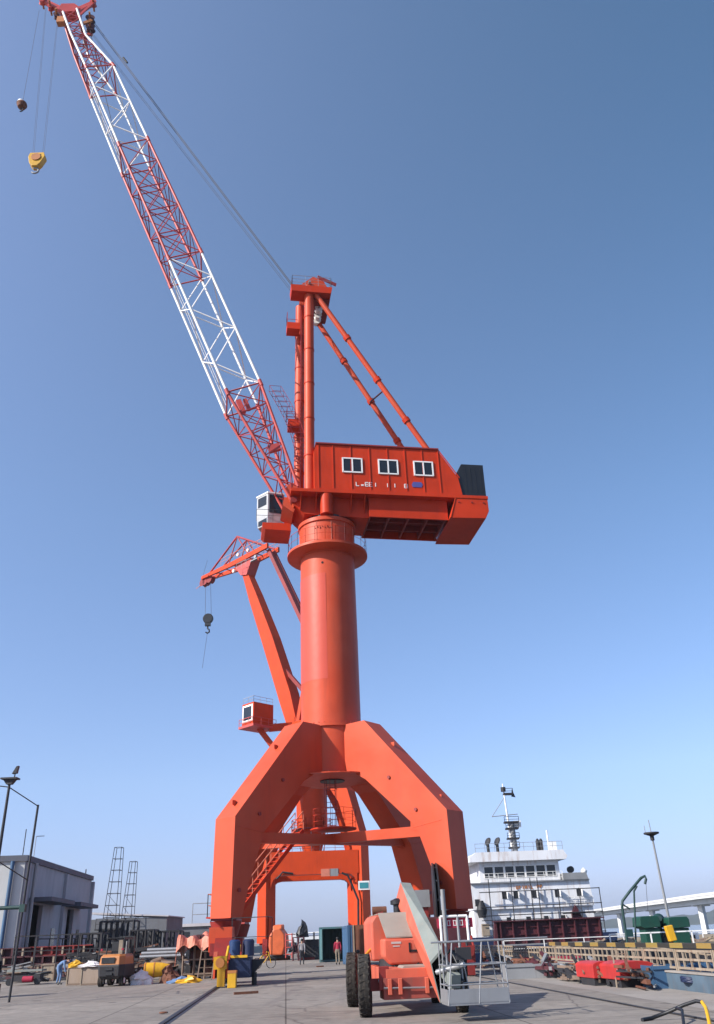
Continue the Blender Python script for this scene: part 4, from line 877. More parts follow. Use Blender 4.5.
for k in (.14, .38): q = c01.lerp(c11, k); m.tube(q, q + V((0, 0, 1.75)), .03, 'steel', n=8)
q0, q1 = c01.lerp(c11, .08), c01.lerp(c11, .55); m.path([q0 + V((0, 0, Hb)), q0 + V((0, 0, 1.72)), q1 + V((0, 0, 1.72)), q1 + V((0, 0, Hb))], .03, 'white', n=8)
m.tube(q0 + V((.1, 0, 1.2)), q0 + V((.1, 0, 2.3)), .05, 'greysteel', n=8); m.build('basket_frame', lift)
m = MB(); q = c01.lerp(c11, .33) + V((0, .03, 1.58)); m.box(q, (.85, .03, .2), 'cl_red', X=bx); 
for k in range(5):
    x = -.3 + k * .15
    for s_ in ((0, .05, .09, .012), (0, -.05, .09, .012), (-.03, 0, .012, .12), (.03, 0, .012, .12)): m.box(q + bx * (x + s_[0]) - by * .02 + V((0, 0, s_[1])), (s_[2], .008, s_[3]), 'white', X=bx)
m.build('warning_banner', lift)
m = MB(); q = c01.lerp(c11, .42) + V((0, -.15, .95)); m.box(q, (.35, .2, .25), 'dark', X=bx); m.lathe(q + V((.1, 0, .15)), [(.03, 0), (.02, .12)], 'black', n=8); m.build('control_box', lift)

# ------------------------------------------------------------------ people
def person(name_label, loc, rz, joints, mats, hair=True, group=None):
    """joints: dict of local positions; one continuous skinned body, materials by region"""
    root = thing('person', loc, name_label, 'person', group, rz)
    J = joints; names = ['pelvis', 'chest', 'neck', 'head', 'lsh', 'lel', 'lwr', 'lha', 'rsh', 'rel', 'rwr', 'rha', 'lhip', 'lkn', 'lan', 'lto', 'rhip', 'rkn', 'ran', 'rto']
    rad = dict(pelvis=(.15, .12), chest=(.17, .12), neck=(.06, .06), head=(.095, .10), lsh=(.07, .07), lel=(.05, .05), lwr=(.035, .035), lha=(.035, .025), lhip=(.095, .095), lkn=(.065, .065), lan=(.045, .045), lto=(.045, .035))
    for k in list(rad):
        if k[0] == 'l': rad['r' + k[1:]] = rad[k]
    E_ = [('pelvis', 'chest'), ('chest', 'neck'), ('neck', 'head'), ('chest', 'lsh'), ('lsh', 'lel'), ('lel', 'lwr'), ('lwr', 'lha'), ('chest', 'rsh'), ('rsh', 'rel'), ('rel', 'rwr'), ('rwr', 'rha'),
          ('pelvis', 'lhip'), ('lhip', 'lkn'), ('lkn', 'lan'), ('lan', 'lto'), ('pelvis', 'rhip'), ('rhip', 'rkn'), ('rkn', 'ran'), ('ran', 'rto')]
    me = bpy.data.meshes.new('sk'); me.from_pydata([J[n] for n in names], [(names.index(a), names.index(b)) for a, b in E_], [])
    o = bpy.data.objects.new('sk', me); COL.objects.link(o)
    sk = o.modifiers.new('s', 'SKIN'); sk.use_smooth_shade = True; o.modifiers.new('u', 'SUBSURF').levels = 2
    for i, n in enumerate(names): me.skin_vertices[0].data[i].radius = rad[n]; me.skin_vertices[0].data[i].use_root = (n == 'pelvis')
    dg = bpy.context.evaluated_depsgraph_get(); ev = bpy.data.meshes.new_from_object(o.evaluated_get(dg)); bpy.data.objects.remove(o)
    b = MB(); P_ = {n: V(J[n]) for n in names}
    fcs = {}
    for p in ev.polygons:
        c = p.center; near = min(((c - (P_[a].lerp(P_[b_], t))).length, a, b_, t) for a, b_ in E_ for t in (0, .25, .5, .75, 1))
        a, b_ = near[1], near[2]; mt = mats['top']
        if b_ in ('head',) or (b_ == 'neck' and near[3] > .7): mt = 'skin'
        elif b_ in ('lha', 'rha'): mt = 'skin'
        elif b_ in ('lhip', 'rhip', 'lkn', 'rkn', 'lan', 'ran') or (a == 'pelvis' and b_ == 'chest' and near[3] < .2): mt = mats['leg']
        elif b_ in ('lto', 'rto'): mt = 'black'
        fcs.setdefault(mt, []).append(tuple(p.vertices))
    vs = [v.co.copy() for v in ev.vertices]; base = len(b.v); b.v += vs
    for mt, fl_ in fcs.items():
        i = b.mi(mt)
        for f in fl_: b.f.append(list(f)); b.m.append(i); b.sm.append(True)
    # face and fingers grow from the same mesh
    up = (P_['head'] - P_['neck']).normalized(); fwd = V((0, -1, 0)); fwd = (fwd - up * up.dot(fwd)).normalized(); side = up.cross(fwd); hc = P_['head'] + up * .03
    b.tube(hc + fwd * .09, hc + fwd * .125 - up * .02, .012, 'skin', r1=.018, n=6)
    for s_ in (-1, 1):
        b.lathe(hc + fwd * .092 + side * .032 * s_ + up * .018, [(.011, 0), (.004, .008)], 'black', n=8, axis=fwd); b.lathe(hc + side * .09 * s_, [(.025, -.01), (.02, .012)], 'skin', n=8, axis=side)
    b.box(hc + fwd * .096 - up * .05, (.04, .008, .008), 'cl_red', X=side)
    for h_, w_ in (('lha', 'lwr'), ('rha', 'rwr')):
        d = (P_[h_] - P_[w_]).normalized(); s0 = d.orthogonal().normalized()
        for k in range(4): q = P_[h_] + s0 * (-.024 + .016 * k); e1 = q + d * (.05 + .008 * (k in (1, 2))); b.path([q, e1, e1 + d * .02 + d.cross(s0) * .02], .008, 'skin', n=5)
        b.tube(P_[h_] + s0 * -.03 - d * .02, P_[h_] + s0 * -.055 + d * .025, .010, 'skin', n=5)
    b.build('body', root)
    hb = MB(); 
    hb.lathe(hc + up * .01 - fwd * .012, [(.100, -.01), (.108, .04), (.09, .085), (.05, .112), (.01, .12)], mats.get('hat', 'hair'), n=18, axis=up)
    hb.lathe(hc - fwd * .035 - up * .05, [(.075, 0), (.088, .05)], 'hair', n=16, axis=up)
    if mats.get('hat'): hb.lathe(hc + up * .04, [(.135, 0), (.105, .02)], mats['hat'], n=18, axis=up)
    hb.build('hair' if not mats.get('hat') else 'hat', root)
    return root
def stand(walk=0, arm=.1):
    w_ = walk
    return dict(pelvis=(0, 0, .95), chest=(0, -.01, 1.32), neck=(0, 0, 1.50), head=(0, -.02, 1.63), lsh=(.19, 0, 1.43), lel=(.24, .03 - w_ * .12, 1.14), lwr=(.23, -.10 - w_ * .2, .90), lha=(.22, -.13 - w_ * .22, .83),
                rsh=(-.19, 0, 1.43), rel=(-.24, .03 + w_ * .15, 1.14), rwr=(-.23, -.02 + w_ * .2, .88), rha=(-.22, -.04 + w_ * .22, .81),
                lhip=(.10, 0, .88), lkn=(.10, -.05 + w_ * .12, .50), lan=(.10, w_ * .35, .09), lto=(.10, w_ * .33 - .17, .045), rhip=(-.10, 0, .88), rkn=(-.10, -.05 - w_ * .2, .50), ran=(-.10, -w_ * .25, .09), rto=(-.11, -w_ * .27 - .17, .045))
BEND = dict(pelvis=(0, .12, .92), chest=(0, -.22, 1.14), neck=(0, -.42, 1.16), head=(0, -.55, 1.12), lsh=(.18, -.33, 1.13), lel=(.2, -.38, .85), lwr=(.16, -.42, .60), lha=(.15, -.43, .53), rsh=(-.18, -.33, 1.13), rel=(-.2, -.40, .86), rwr=(-.16, -.46, .62), rha=(-.15, -.47, .55),
            lhip=(.1, .12, .86), lkn=(.11, .02, .48), lan=(.12, .08, .09), lto=(.12, -.09, .045), rhip=(-.1, .12, .86), rkn=(-.11, .0, .48), ran=(-.12, .08, .09), rto=(-.12, -.09, .045))
SQUAT = dict(pelvis=(0, .16, .38), chest=(0, -.05, .68), neck=(0, -.16, .84), head=(0, -.2, .98), lsh=(.18, -.1, .8), lel=(.24, -.34, .6), lwr=(.14, -.5, .55), lha=(.1, -.57, .53), rsh=(-.18, -.1, .8), rel=(-.24, -.34, .6), rwr=(-.14, -.5, .55), rha=(-.1, -.57, .53),
             lhip=(.11, .12, .38), lkn=(.2, -.28, .5), lan=(.16, -.05, .09), lto=(.17, -.23, .045), rhip=(-.11, .12, .38), rkn=(-.2, -.28, .5), ran=(-.16, -.05, .09), rto=(-.17, -.23, .045))
p = gr(302, 965); person('person in a grey jacket walking away across the quay under the far crane', p, pi, stand(1), dict(top='cl_grey', leg='cl_dark'))
p = gr(338, 965); person('person in a crimson jacket and khaki trousers standing at the open teal container', p, pi, stand(0), dict(top='cl_red', leg='cl_khaki'))
p = gr(59, 985); person('person in light blue overalls bending over beside the tan cabinets', p, radians(70), BEND, dict(top='cl_blue', leg='cl_blue', hat='blue'))
p = gr(357, 975); person('person in a pale shirt squatting beside the blue container end', p, radians(25), SQUAT, dict(top='cl_white', leg='cl_dark'))
p = gr(436, 963) + V((.3, -4.4, 0))

# ------------------------------------------------------------------ containers seen through the portals
def corrug(m, a, b, z0, z1, mat, t=.05, pitch=.28):
    a, b = V(a), V(b); L_ = (b - a).length; d = (b - a).normalized(); nrm = V((d.y, -d.x, 0)); n = int(L_ / pitch * 2)
    top = []; 
    for k in range(n + 1):
        o_ = t if (k // 1) % 4 in (1, 2) else 0
        top.append(a + d * (L_ * k / n) + nrm * o_)
    rings = [[p_ + V((0, 0, z)) for p_ in top] for z in (z0, z1)]
    vs = rings[0] + rings[1]; N_ = len(top); m.add(vs, [(i, i + 1, N_ + i + 1, N_ + i) for i in range(N_ - 1)], mat)
    m.add([p_ + nrm * -.04 for p_ in vs], [(i, i + 1, N_ + i + 1, N_ + i) for i in range(N_ - 1)], mat)
def container(loc, rz, L_, W__, H_, mat, label, open_front=False, top='rust'):
    r = thing('shipping_container', loc, label, 'container', None, rz)
    m = MB(); x, y = L_ / 2, W__ / 2
    corrug(m, (-x, y, 0), (-x, -y, 0), .15, H_ - .1, mat); corrug(m, (x, -y, 0), (x, y, 0), .15, H_ - .1, mat); corrug(m, (x, y, 0), (-x, y, 0), .15, H_ - .1, mat)
    if not open_front: corrug(m, (-x, -y, 0), (x, -y, 0), .15, H_ - .1, mat)
    m.build('wall', r)
    m = MB()
    for sx in (-x, x):
        for sy in (-y, y): m.box((sx, sy, H_ / 2), (.16, .16, H_), mat)
    for z in (.1, H_ - .06):
        for sy in (-y, y): m.box((0, sy, z), (L_ - .17, .12, .14), mat)
        for sx in (-x, x): m.box((sx, 0, z), (.12, W__ - .17, .14), mat)
    m.build('frame', r)
    m = MB(); m.box((0, 0, H_ - .02), (L_ - .1, W__ - .1, .05), top); m.box((0, 0, .13), (L_ - .2, W__ - .2, .05), 'dark'); m.build('roof', r)
    if open_front:
        for s_, a in ((-1, 100), (1, 70)):
            m = MB(); h = V((s_ * x, -y - .1, 0)); d = V((cos(radians(a + 180)), sin(radians(a + 180)), 0)) if s_ < 0 else V((-cos(radians(a)), -sin(radians(a)), 0)); corrug(m, h, h + d * (x * .9), .2, H_ - .15, mat); m.build('door', r)
    return r
c = gr(334, 961); c.y = 78; c = at(333, 961, 77); c.z = 0
container(c + V((0, 1.2, 0)), radians(3), 2.2, 3.4, 2.55, 'teal', 'teal container with its open end facing the quay, seen through the crane portal', True)
c = at(353, 965, 63); c.z = 0
container(c + V((.15, 3.0, 0)), radians(5.5), 1.35, 6, 2.45, 'seablue', 'narrow blue corrugated container right of the teal one', False, 'shed')
r = thing('wall_panel', at(359.5, 968, 58) * 1, 'brown rusty upright panel leaning beside the blue container', 'panel'); r.location.z = 0
m = MB(); m.box((0, 0, 1.2), (.75, .12, 2.4), 'rust'); m.box((-.3, -.08, 1.2), (.08, .06, 2.4), 'cream'); m.box((.38, -.08, 1.2), (.1, .1, 2.4), 'black'); m.build('panel', r)
m = MB(); m.tube((.55, -.1, 0), (.62, -.1, 1.9), .06, 'yellow'); m.build('post', r)

# enclosed boat like thing under an orange cover
def blob(m, c, sx, sy, sz, mat, seed, n=14, k=9, flat=0.0, crease=.12):
    n = min(n, 13); k = min(k, 5); sz *= .85
    rnd = random.Random(seed); ph = [rnd.uniform(0, 6) for _ in range(6)]; rings = []
    for j in range(k + 1):
        v = j / k; r0 = sin(min(1, .12 + v * .95) * pi * .5) if v < .5 else cos((v - .5) * pi * .97) ** .55
        r0 = (1 - v ** 3.2) ** .6 if flat else r0
        ring = []
        for i in range(n):
            t = 2 * pi * i / n; f = 1 + crease * sin(3 * t + ph[0] + v * 2) + crease * .7 * sin(5 * t + ph[1] - v * 3) + crease * .5 * sin(9 * t + ph[2])
            f *= rnd.uniform(.78, 1.22); ring.append(V(c) + V((cos(t) * sx * r0 * f, sin(t) * sy * r0 * f, max(0, sz * v * (1 + .35 * cos(t + ph[4])) + rnd.uniform(-.09, .09) * sz) if j else 0)))
        rings.append(ring)
    m.loft(rings, mat, True, False)
L0 = at(284, 959, 92); L0.z = 0
r = thing('covered_boat', L0, 'bright orange lifeboat-like hull standing on the quay beyond the far crane', 'boat')
m = MB(); m.prism([V((x - .3, -2.2, z)) for x, z in ((-.85, .5), (-1.0, 1.3), (-.95, 2.1), (-.55, 2.75), (.1, 2.8), (.55, 2.2), (.6, 1.2), (.35, .45))], V((0, 4.4, 0)), 'tarp2'); m.build('hull', r, bevel=.12)
m = MB(); m.prism([V((-.95, y, z)) for y, z in ((-1.9, 2.7), (-1.6, 3.05), (.7, 3.15), (1.1, 2.7))], V((.9, 0, 0)), 'tarp2'); m.build('canopy', r, bevel=.1)
m = MB()
for z in (.5, 1.1, 1.7, 2.2):
    m.beam((.35, -2.3, z), (1.0, -2.3, z), .07, .07, 'chordred'); m.beam((1.0, -2.3, z), (1.0, 1, z), .06, .06, 'chordred')
for x in (.4, 1.0): m.beam((x, -2.28, .2), (x, -2.28, 2.3), .08, .08, 'chordred')
m.build('boarding_ladder', r)
m = MB(); m.box((-.6, 0, .3), (1.8, 3.2, .25), 'dark'); m.box((-.6, -1.2, .15), (2.2, .3, .3), 'rust'); m.box((-.6, 1.2, .15), (2.2, .3, .3), 'rust'); m.build('cradle', r)

def frame_thing(name, label, cat, px0, px1, py, Y, H_, D_, mat, nx=3, nz=3, r_=.05, group=None, diag=True, rz=TH, solid=None):
    a = at(px0, py, Y); b = at(px1, py, Y); w_ = b.x - a.x; base = V(((a.x + b.x) / 2, Y, 0)); root = thing(name, base, label, cat, group, rz)
    m = MB()
    for i in range(nx + 1):
        x = -w_ / 2 + w_ * i / nx
        for y in (0, D_): m.beam((x, y, 0), (x, y, H_), r_ * 2, r_ * 2, mat)
        for k in range(1, nz + 1): m.beam((x, 0, H_ * k / nz), (x, D_, H_ * k / nz), r_ * 1.4, r_ * 1.4, mat)
    for k in range(1, nz + 1):
        for y in (0, D_): m.beam((-w_ / 2, y, H_ * k / nz + .003), (w_ / 2, y, H_ * k / nz + .003), r_ * 1.5, r_ * 1.5, mat)
    if diag:
        for i in range(nx):
            x0, x1 = -w_ / 2 + w_ * i / nx, -w_ / 2 + w_ * (i + 1) / nx; m.beam((x0, -.02, 0 if i % 2 else H_), (x1, -.02, H_ if i % 2 else 0), r_, r_, mat)
    m.build('frame', root)
    return root, w_
# machinery between the boat and the container
r, w_ = frame_thing('pallet_rack', 'dark rack of ropes and crates between the orange hull and the teal container', 'rack', 293, 304, 961, 86, 1.9, 1.5, 'maroon', 2, 3)
m = MB(); blob(m, (.3, .5, 1.9), .5, .5, 1.3, 'black', 8, flat=1); blob(m, (-.5, .4, .7), .4, .5, .8, 'black', 9, flat=1); m.build('rope_coil', r)
L0 = at(310, 960, 88); L0.z = 0; r = thing('generator_set', L0, 'dark generator box behind the walking person', 'machine'); m = MB(); m.box((0, 0, .95), (1.7, 1.2, 1.5), 'dark'); m.box((.95, -.3, .55), (.9, 1.0, 1.0), 'black'); m.build('housing', r, bevel=.03)
m = MB(); m.box((0, 0, .1), (1.9, 1.3, .2), 'dkred'); m.tube((.4, 0, 1.7), (.4, 0, 2.3), .08, 'black'); m.build('skid', r)

# ------------------------------------------------------------------ left side of the quay
# warehouse
WB = V((-24.2, 62.0, 0)); wd = V((-sin(radians(5.1)), cos(radians(5.1)), 0)); we_ = V((wd.y, -wd.x, 0))   # wd: away along the long side; we_: facing the quay
wh = thing('warehouse', WB, 'grey flat-roofed warehouse with tall dark doorways on the left of the quay', 'building')
LW, DW, HW = 21.0, 16, 7.3
def wq(a, b, z): return wd * a - we_ * b + V((0, 0, z))
m = MB()     # long wall built round two door openings
doors = [(3.0, 5.6), (13.2, 15.4)]; zs = 4.7
x_ = 0
for d0, d1 in doors + [(LW, LW)]:
    m.prism([wq(x_, 0, 0), wq(d0, 0, 0), wq(d0, 0, HW), wq(x_, 0, HW)], -we_ * .3, 'wallgrey')
    if d1 > d0: m.prism([wq(d0, 0, zs), wq(d1, 0, zs), wq(d1, 0, HW), wq(d0, 0, HW)], -we_ * .3, 'wallgrey')
    x_ = d1
m.prism([wq(LW, .31, 0), wq(LW, DW, 0), wq(LW, DW, HW), wq(LW, .31, HW)], -wd * .3, 'wallgrey')
m.prism([wq(0, DW, 0), wq(LW, DW, 0), wq(LW, DW, HW), wq(0, DW, HW)], we_ * .3, 'wallgrey')
m.build('wall', wh)
m = MB(); m.prism([wq(-.02, .02, 0), wq(-.02, DW, 0), wq(-.02, DW, HW), wq(-.02, .02, HW)], wd * -.28, 'wallpale')
for b_ in (4, 8, 12): m.box(wq(-.32, b_, HW / 2), (.06, .5, HW), 'wallgrey', X=wd, Y=we_)
m.build('end_wall', wh)
m = MB(); m.prism([wq(-.45, -.15, HW), wq(LW + .1, -.15, HW), wq(LW + .1, DW + .1, HW), wq(-.45, DW + .1, HW)], V((0, 0, .38)), 'trim'); m.build('roof', wh)
for a in (.2, 11.2, 21.2):
    m = MB(); m.box(wq(a, -.12, HW / 2 - .05), (.5, .24, HW - .1), 'wallgrey', X=wd, Y=we_); m.build('pilaster', wh)
for (d0, d1), ex in zip(doors, ((1.2, 3.2), (2.3, 2.2))):
    m = MB(); m.box(wq((d0 - ex[0] + d1 + ex[1]) / 2, -.8, zs + .25), (d1 - d0 + sum(ex), 1.5, .28), 'trim', X=wd, Y=we_); m.build('canopy', wh)
    m = MB(); m.prism([wq(d0 - .3, .9, 0), wq(d1 + .3, .9, 0), wq(d1 + .3, .9, zs + .2), wq(d0 - .3, .9, zs + .2)], -we_ * .1, 'black'); m.build('door', wh)
    m = MB(); m.prism([wq(d0 + .15, .5, 3.5), wq(d1 - .9, .5, 3.5), wq(d1 - .9, .5, 4.6), wq(d0 + .15, .5, 4.6)], -we_ * .05, 'wallpale'); m.build('window', wh)
for z0 in ((8.6, 9.7), (11.0, 12.0), (17.0, 17.8)):
    m = MB(); m.prism([wq(z0[0], -.02, 1.8), wq(z0[1], -.02, 1.8), wq(z0[1], -.02, 3.2), wq(z0[0], -.02, 3.2)], we_ * .03, 'glass'); m.build('window', wh)
for a in (-.5, 1.4):
    m = MB(); m.tube(wq(a if a > 0 else -.5, -.3 if a > 0 else .8, 0), wq(a if a > 0 else -.5, -.3 if a > 0 else .8, HW), .14, 'seablue' if a < 0 else 'steel', n=10); m.build('downpipe', wh)
m = MB(); m.tube(wq(.5, .5, HW + .3), wq(.5, .5, HW + 2.2), .035, 'dark'); m.build('roof_aerial', wh)
m = MB(); m.tube(wq(8.5, 2, HW + .3), wq(8.5, 2, HW + 2.6), .03, 'steel'); m.tube(wq(8.5, 2, HW + 2.6), wq(9.3, 1.6, HW + 2.7), .03, 'steel'); m.build('roof_aerial', wh)
m = MB(); m.box(wq(20.5, .5, HW + .65), (.08, .08, .6), 'dark'); m.build('roof_aerial', wh)

# pole line and floodlight mast at the left edge
def pole_thing(name, label, cat, px, py0, py1, Y, r0, r1, mat, group=None, loc_off=V((0, 0, 0))):
    a = at(px, py0, Y); b = at(px, py1, Y); root = thing(name, V((a.x, Y, 0)) + loc_off, label, cat, group)
    return root, (at(px, py1, Y).z)
h1 = at(34, 805, 36).z; q = at(16, 950, 36)
net = thing('net_post', V((q.x, 36, 0)), 'tall thin dark post strung with two wires in front of the warehouse', 'post')
m = MB(); m.tube((0, 0, 0), (.1, 0, h1), .05, 'dark', n=8); m.build('post', net)
q2 = at(-6, 940, 33.5); h2 = at(4, 790, 33.5).z
ms = thing('floodlight_mast', V((q2.x - .3, 33.5, 0)), 'dark mast with a floodlight bracket on top at the left edge', 'floodlight mast')
m = MB(); m.tube((0, 0, 0), (0, 0, h2 + .35), .09, 'dark', r1=.05, n=10); m.build('pole', ms)
m = MB(); m.box((0, 0, h2 + .42), (.64, .4, .06), 'dark'); m.prism([V((-.1, -.1, h2 + .2)), V((.1, -.1, h2 + .2)), V((.25, -.1, h2 + .4)), V((-.25, -.1, h2 + .4))], V((0, .2, 0)), 'dark'); m.build('platform', ms)
m = MB(); m.prism([V((.06, -.08, h2 + .6)), V((.24, -.08, h2 + .62)), V((.28, -.08, h2 + .9)), V((.2, -.08, h2 + .88))], V((0, .16, 0)), 'black'); m.tube((.15, 0, h2 + .4), (.17, 0, h2 + .7), .025, 'dark'); m.build('floodlight', ms)
m = MB(); m.tube((0, 0, at(5, 908, 33.5).z), (1.25, 0, at(5, 908, 33.5).z), .07, 'dkgreen'); m.box((1.2, 0, at(5, 908, 33.5).z - .03), (.2, .2, .26), 'dkgreen'); m.build('bracket_arm', ms)
m = MB(); b_ = V((q.x + .1, 36, 0))
for za, zb in ((h1 - .05, h2 - .1 + .2), (h1 - 2.9, h2 - 2.6)): m.tube(b_ + V((0, 0, za)), V((q2.x - .3, 33.5, zb)), .022, 'dark', n=5); m.tube(V((q2.x - .3, 33.5, zb)), V((q2.x - 4, 33.0, zb + .5)), .022, 'dark', n=5)
o = m.build('overhead_wire'); tag(o, 'pair of thin dark wires strung between the posts at the left edge', 'wire')
q = at(3, 950, 40)
rr_ = thing('cable_drum', V((q.x - .75, 40, 0)), 'black cable drum standing on edge at the left border', 'drum'); m = MB(); m.lathe((0, 0, 1.2), [(.7, -.35), (.7, -.28), (.4, -.27), (.4, .27), (.7, .28), (.7, .35)], 'black', n=28, axis=V((.25, 1, 0))); m.build('drum', rr_)
m = MB(); m.box((0, 0, .25), (1.4, .9, .5), 'maroon'); m.build('cradle', rr_)

# lattice scaffold towers
def scaf(px0, px1, pyt, Y, label, n):
    a = at(px0, 930, Y); b = at(px1, 930, Y); w_ = b.x - a.x; H_ = at((px0 + px1) / 2, pyt, Y).z; root = thing('scaffold_tower', V(((a.x + b.x) / 2, Y, 0)), label, 'scaffold tower', 'scaffold towers behind the warehouse')
    m = MB(); w1 = w_
    for sx, sy in ((-1, -1), (1, -1), (1, 1), (-1, 1)): m.tube((sx * w1 * .5, sy * .8, 0), (sx * w1 * .22 + .3, sy * .45, H_), .035, 'dark', n=5)
    for k in range(1, n + 1):
        t = k / n; hw, dx, hy = w1 * (.5 - .28 * t), .3 * t, .8 - .35 * t; z = H_ * t
        P4 = [V((-hw + dx, -hy, z)), V((hw + dx, -hy, z)), V((hw + dx, hy, z)), V((-hw + dx, hy, z))]; m.path(P4 + P4[:1], .03, 'dark', n=4)
        if k < n * .7: m.tube(P4[0], V((hw + dx, -hy, z - H_ / n)), .022, 'dark', n=4)
    m.build('frame', root)
    m = MB(); m.box((0, 0, H_ * .30), (w_ * 1.5, 1.9, .15), 'dark'); m.rail([V((-w_ * .7, -.9, H_ * .3)), V((w_ * .7, -.9, H_ * .3))], 1.0, 'dark', r=.04); m.build('platform', root)
scaf(101, 117, 848, 95, 'taller dark lattice scaffold tower just right of the warehouse', 10)
scaf(119, 132, 862, 99, 'shorter dark lattice scaffold tower, right of the taller one', 9)
r, w_ = frame_thing('scaffold_tower', 'low square scaffold cube right of the two lattice towers', 'scaffold tower', 135, 143, 930, 99, 4.6, 1.4, 'greysteel', 1, 4, .04, None, False)
# long shed and roofs far left
sh = thing('long_shed', V((-27.5, 128, 0)), 'long low grey shed far behind the pipes and the yellow cylinder', 'building')
m = MB(); m.box((0, 0, 1.9), (13.5, 12, 3.8), 'shed'); m.build('wall', sh)
m = MB(); m.prism([V((-6.9, -6.3, 3.8)), V((6.9, -6.3, 3.8)), V((6.9, -6.3, 4.15)), V((-6.9, -6.3, 4.15))], V((0, 12.6, 0)), 'wallgrey'); m.build('roof', sh)
for x in (-5.2, 1.8): m = MB(); m.box((x, -6.02, 1.6), (2.2, .08, 3.2), 'black'); m.build('door', sh)
m = MB(); blob(m, (-4.5, -1, 4.1), 3.2, 1.5, .9, 'dark', 4, flat=1); m.build('roof_stack', sh)
m = MB(); m.path([V((2.0, 0, 4.1)), V((2.0, 0, 6.8)), V((5.2, 0, 6.8)), V((5.2, 0, 4.1))], .06, 'greysteel', n=5); m.tube((2.0, 0, 5.4), (5.2, 0, 5.4), .05, 'greysteel'); m.build('roof_frame', sh)
lr = thing('low_store', V((-25.8, 100, 0)), 'low grey store with a sloping roof behind the scaffold towers', 'building')
m = MB(); m.box((0, 0, 2.2), (8, 8, 4.4), 'shed'); m.build('wall', lr); m = MB(); m.prism([V((-4.2, -4.2, 4.9)), V((4.2, -4.2, 4.4)), V((4.2, -4.2, 4.5)), V((-4.2, -4.2, 5.1))], V((0, 8.4, 0)), 'wallgrey'); m.build('roof', lr)
m = MB(); m.box((1.5, -4.03, 1.5), (2.4, .06, 3), 'black'); m.build('door', lr)
t_ = thing('chimney_mast', V((-26.8, 150, 0)), 'thin leaning mast far behind the orange tarpaulin', 'mast'); m = MB(); m.tube((0, 0, 0), (0, 0, 5), .12, 'dark'); m.tube((0, 0, 5), (1.6, 0, 8.3), .07, 'dark'); m.build('mast', t_)

# dark trestle racks and railings in front of the warehouse
def fence(name, label, cat, a, b, H_, mat, r=.03, step=1.5, mid=2, group=None):
    root = thing(name, a, label, cat, group); m = MB(); m.rail([V((0, 0, 0)), b - a], H_, mat, r=r, step=step, mid=mid); m.build('rail', root); return root
fence('guard_fence', 'dark steel guard fence along the front of the warehouse', 'fence', V((-22.5, 61, 0)), V((-20.2, 61.5, 0)) + V((-1.2, 20, 0)), 2.4, 'dark', .05, 2.2)
fence('guard_fence', 'short dark railing crossing before the warehouse corner, above the red girders', 'fence', V((-22.9, 58.5, 0)), V((-17.6, 59, 0)), 2.55, 'dark', .045, 1.3)
RB = [(70, 100, 62, 2.6, 'dark steel trestle rack behind the tan cabinets'), (98, 131, 66, 3.4, 'tall dark trestle rack behind the forklift'), (129, 152, 64, 2.7, 'dark trestle rack with diagonal braces left of the pipes'), (150, 178, 66, 2.6, 'dark trestle rack right behind the yellow cylinder')]
proto = None
for a_, b_, Y, H_, lab in RB:
    r, w_ = frame_thing('trestle_rack', lab, 'rack', a_, b_, 955, Y, H_, 2.2, 'dark', 3, 2, .07, 'dark trestle racks along the yard')
    m = MB()
    for k in range(7): m.beam((-w_ / 2 + .1, .3 + .22 * k, H_ / 2 + .12 + .03 * (k % 3)), (w_ / 2 + .5 * ((k * 7) % 3), .3 + .22 * k, H_ / 2 + .12 + .03 * (k % 2)), .14, .14, ['dark', 'maroon', 'rust', 'greysteel'][k % 4])
    m.build('stored_sections', r)
# welded red girders in a row
def girder(px0, px1, py, Y, z0, h, label, mat='maroon', cell=.7):
    a = at(px0, py, Y).x; b = at(px1, py, Y).x; L_ = b - a; root = thing('steel_girder', V(((a + b) / 2, Y, z0)), label, 'girder', 'maroon girders stored on trestles', radians(2))
    m = MB(); m.box((0, 0, h), (L_, .45, .06), mat); m.box((0, 0, 0), (L_, .45, .06), mat); m.box((0, .1, h / 2), (L_, .05, h), mat)
    for k in range(int(L_ / cell) + 1): m.box((-L_ / 2 + .1 + k * cell, -.1, h / 2), (.12, .3, h - .06), 'cream' if k % 2 else mat)
    m.build('girder', root)
girder(-30, 22, 968, 60, .95, .42, 'maroon girder on trestles at the left edge of the photo')
girder(20, 84, 968, 60.8, .95, .42, 'long maroon girder with cream stiffeners before the warehouse')
girder(-10, 30, 958, 61.5, 1.4, .5, 'dark maroon girder stacked behind the leftmost one')
girder(30, 92, 958, 62, 1.42, .5, 'black-and-maroon girder stacked behind the long stiffened one', 'dkred')
for k, (px, Y) in enumerate(((4, 60), (24, 60.2), (50, 60.5), (74, 60.8))):
    q = at(px, 975, Y); r = thing('trestle', V((q.x, Y, 0)), ['leftmost low trestle under the maroon girders', 'second low trestle from the left under the maroon girders', 'low trestle under the girder behind the bending person', 'low trestle under the girder end behind the tan cabinets'][k], 'trestle', 'trestles under the girders')
    m = MB(); m.beam((-.5, 0, .88), (.5, 0, .88), .12, .12, 'dark'); 
    for s_ in (-.4, .4): m.beam((s_, -.3, 0), (s_, 0, .85), .1, .1, 'dark'); m.beam((s_, .3, 0), (s_, 0, .85), .1, .1, 'dark')
    m.build('frame', r)
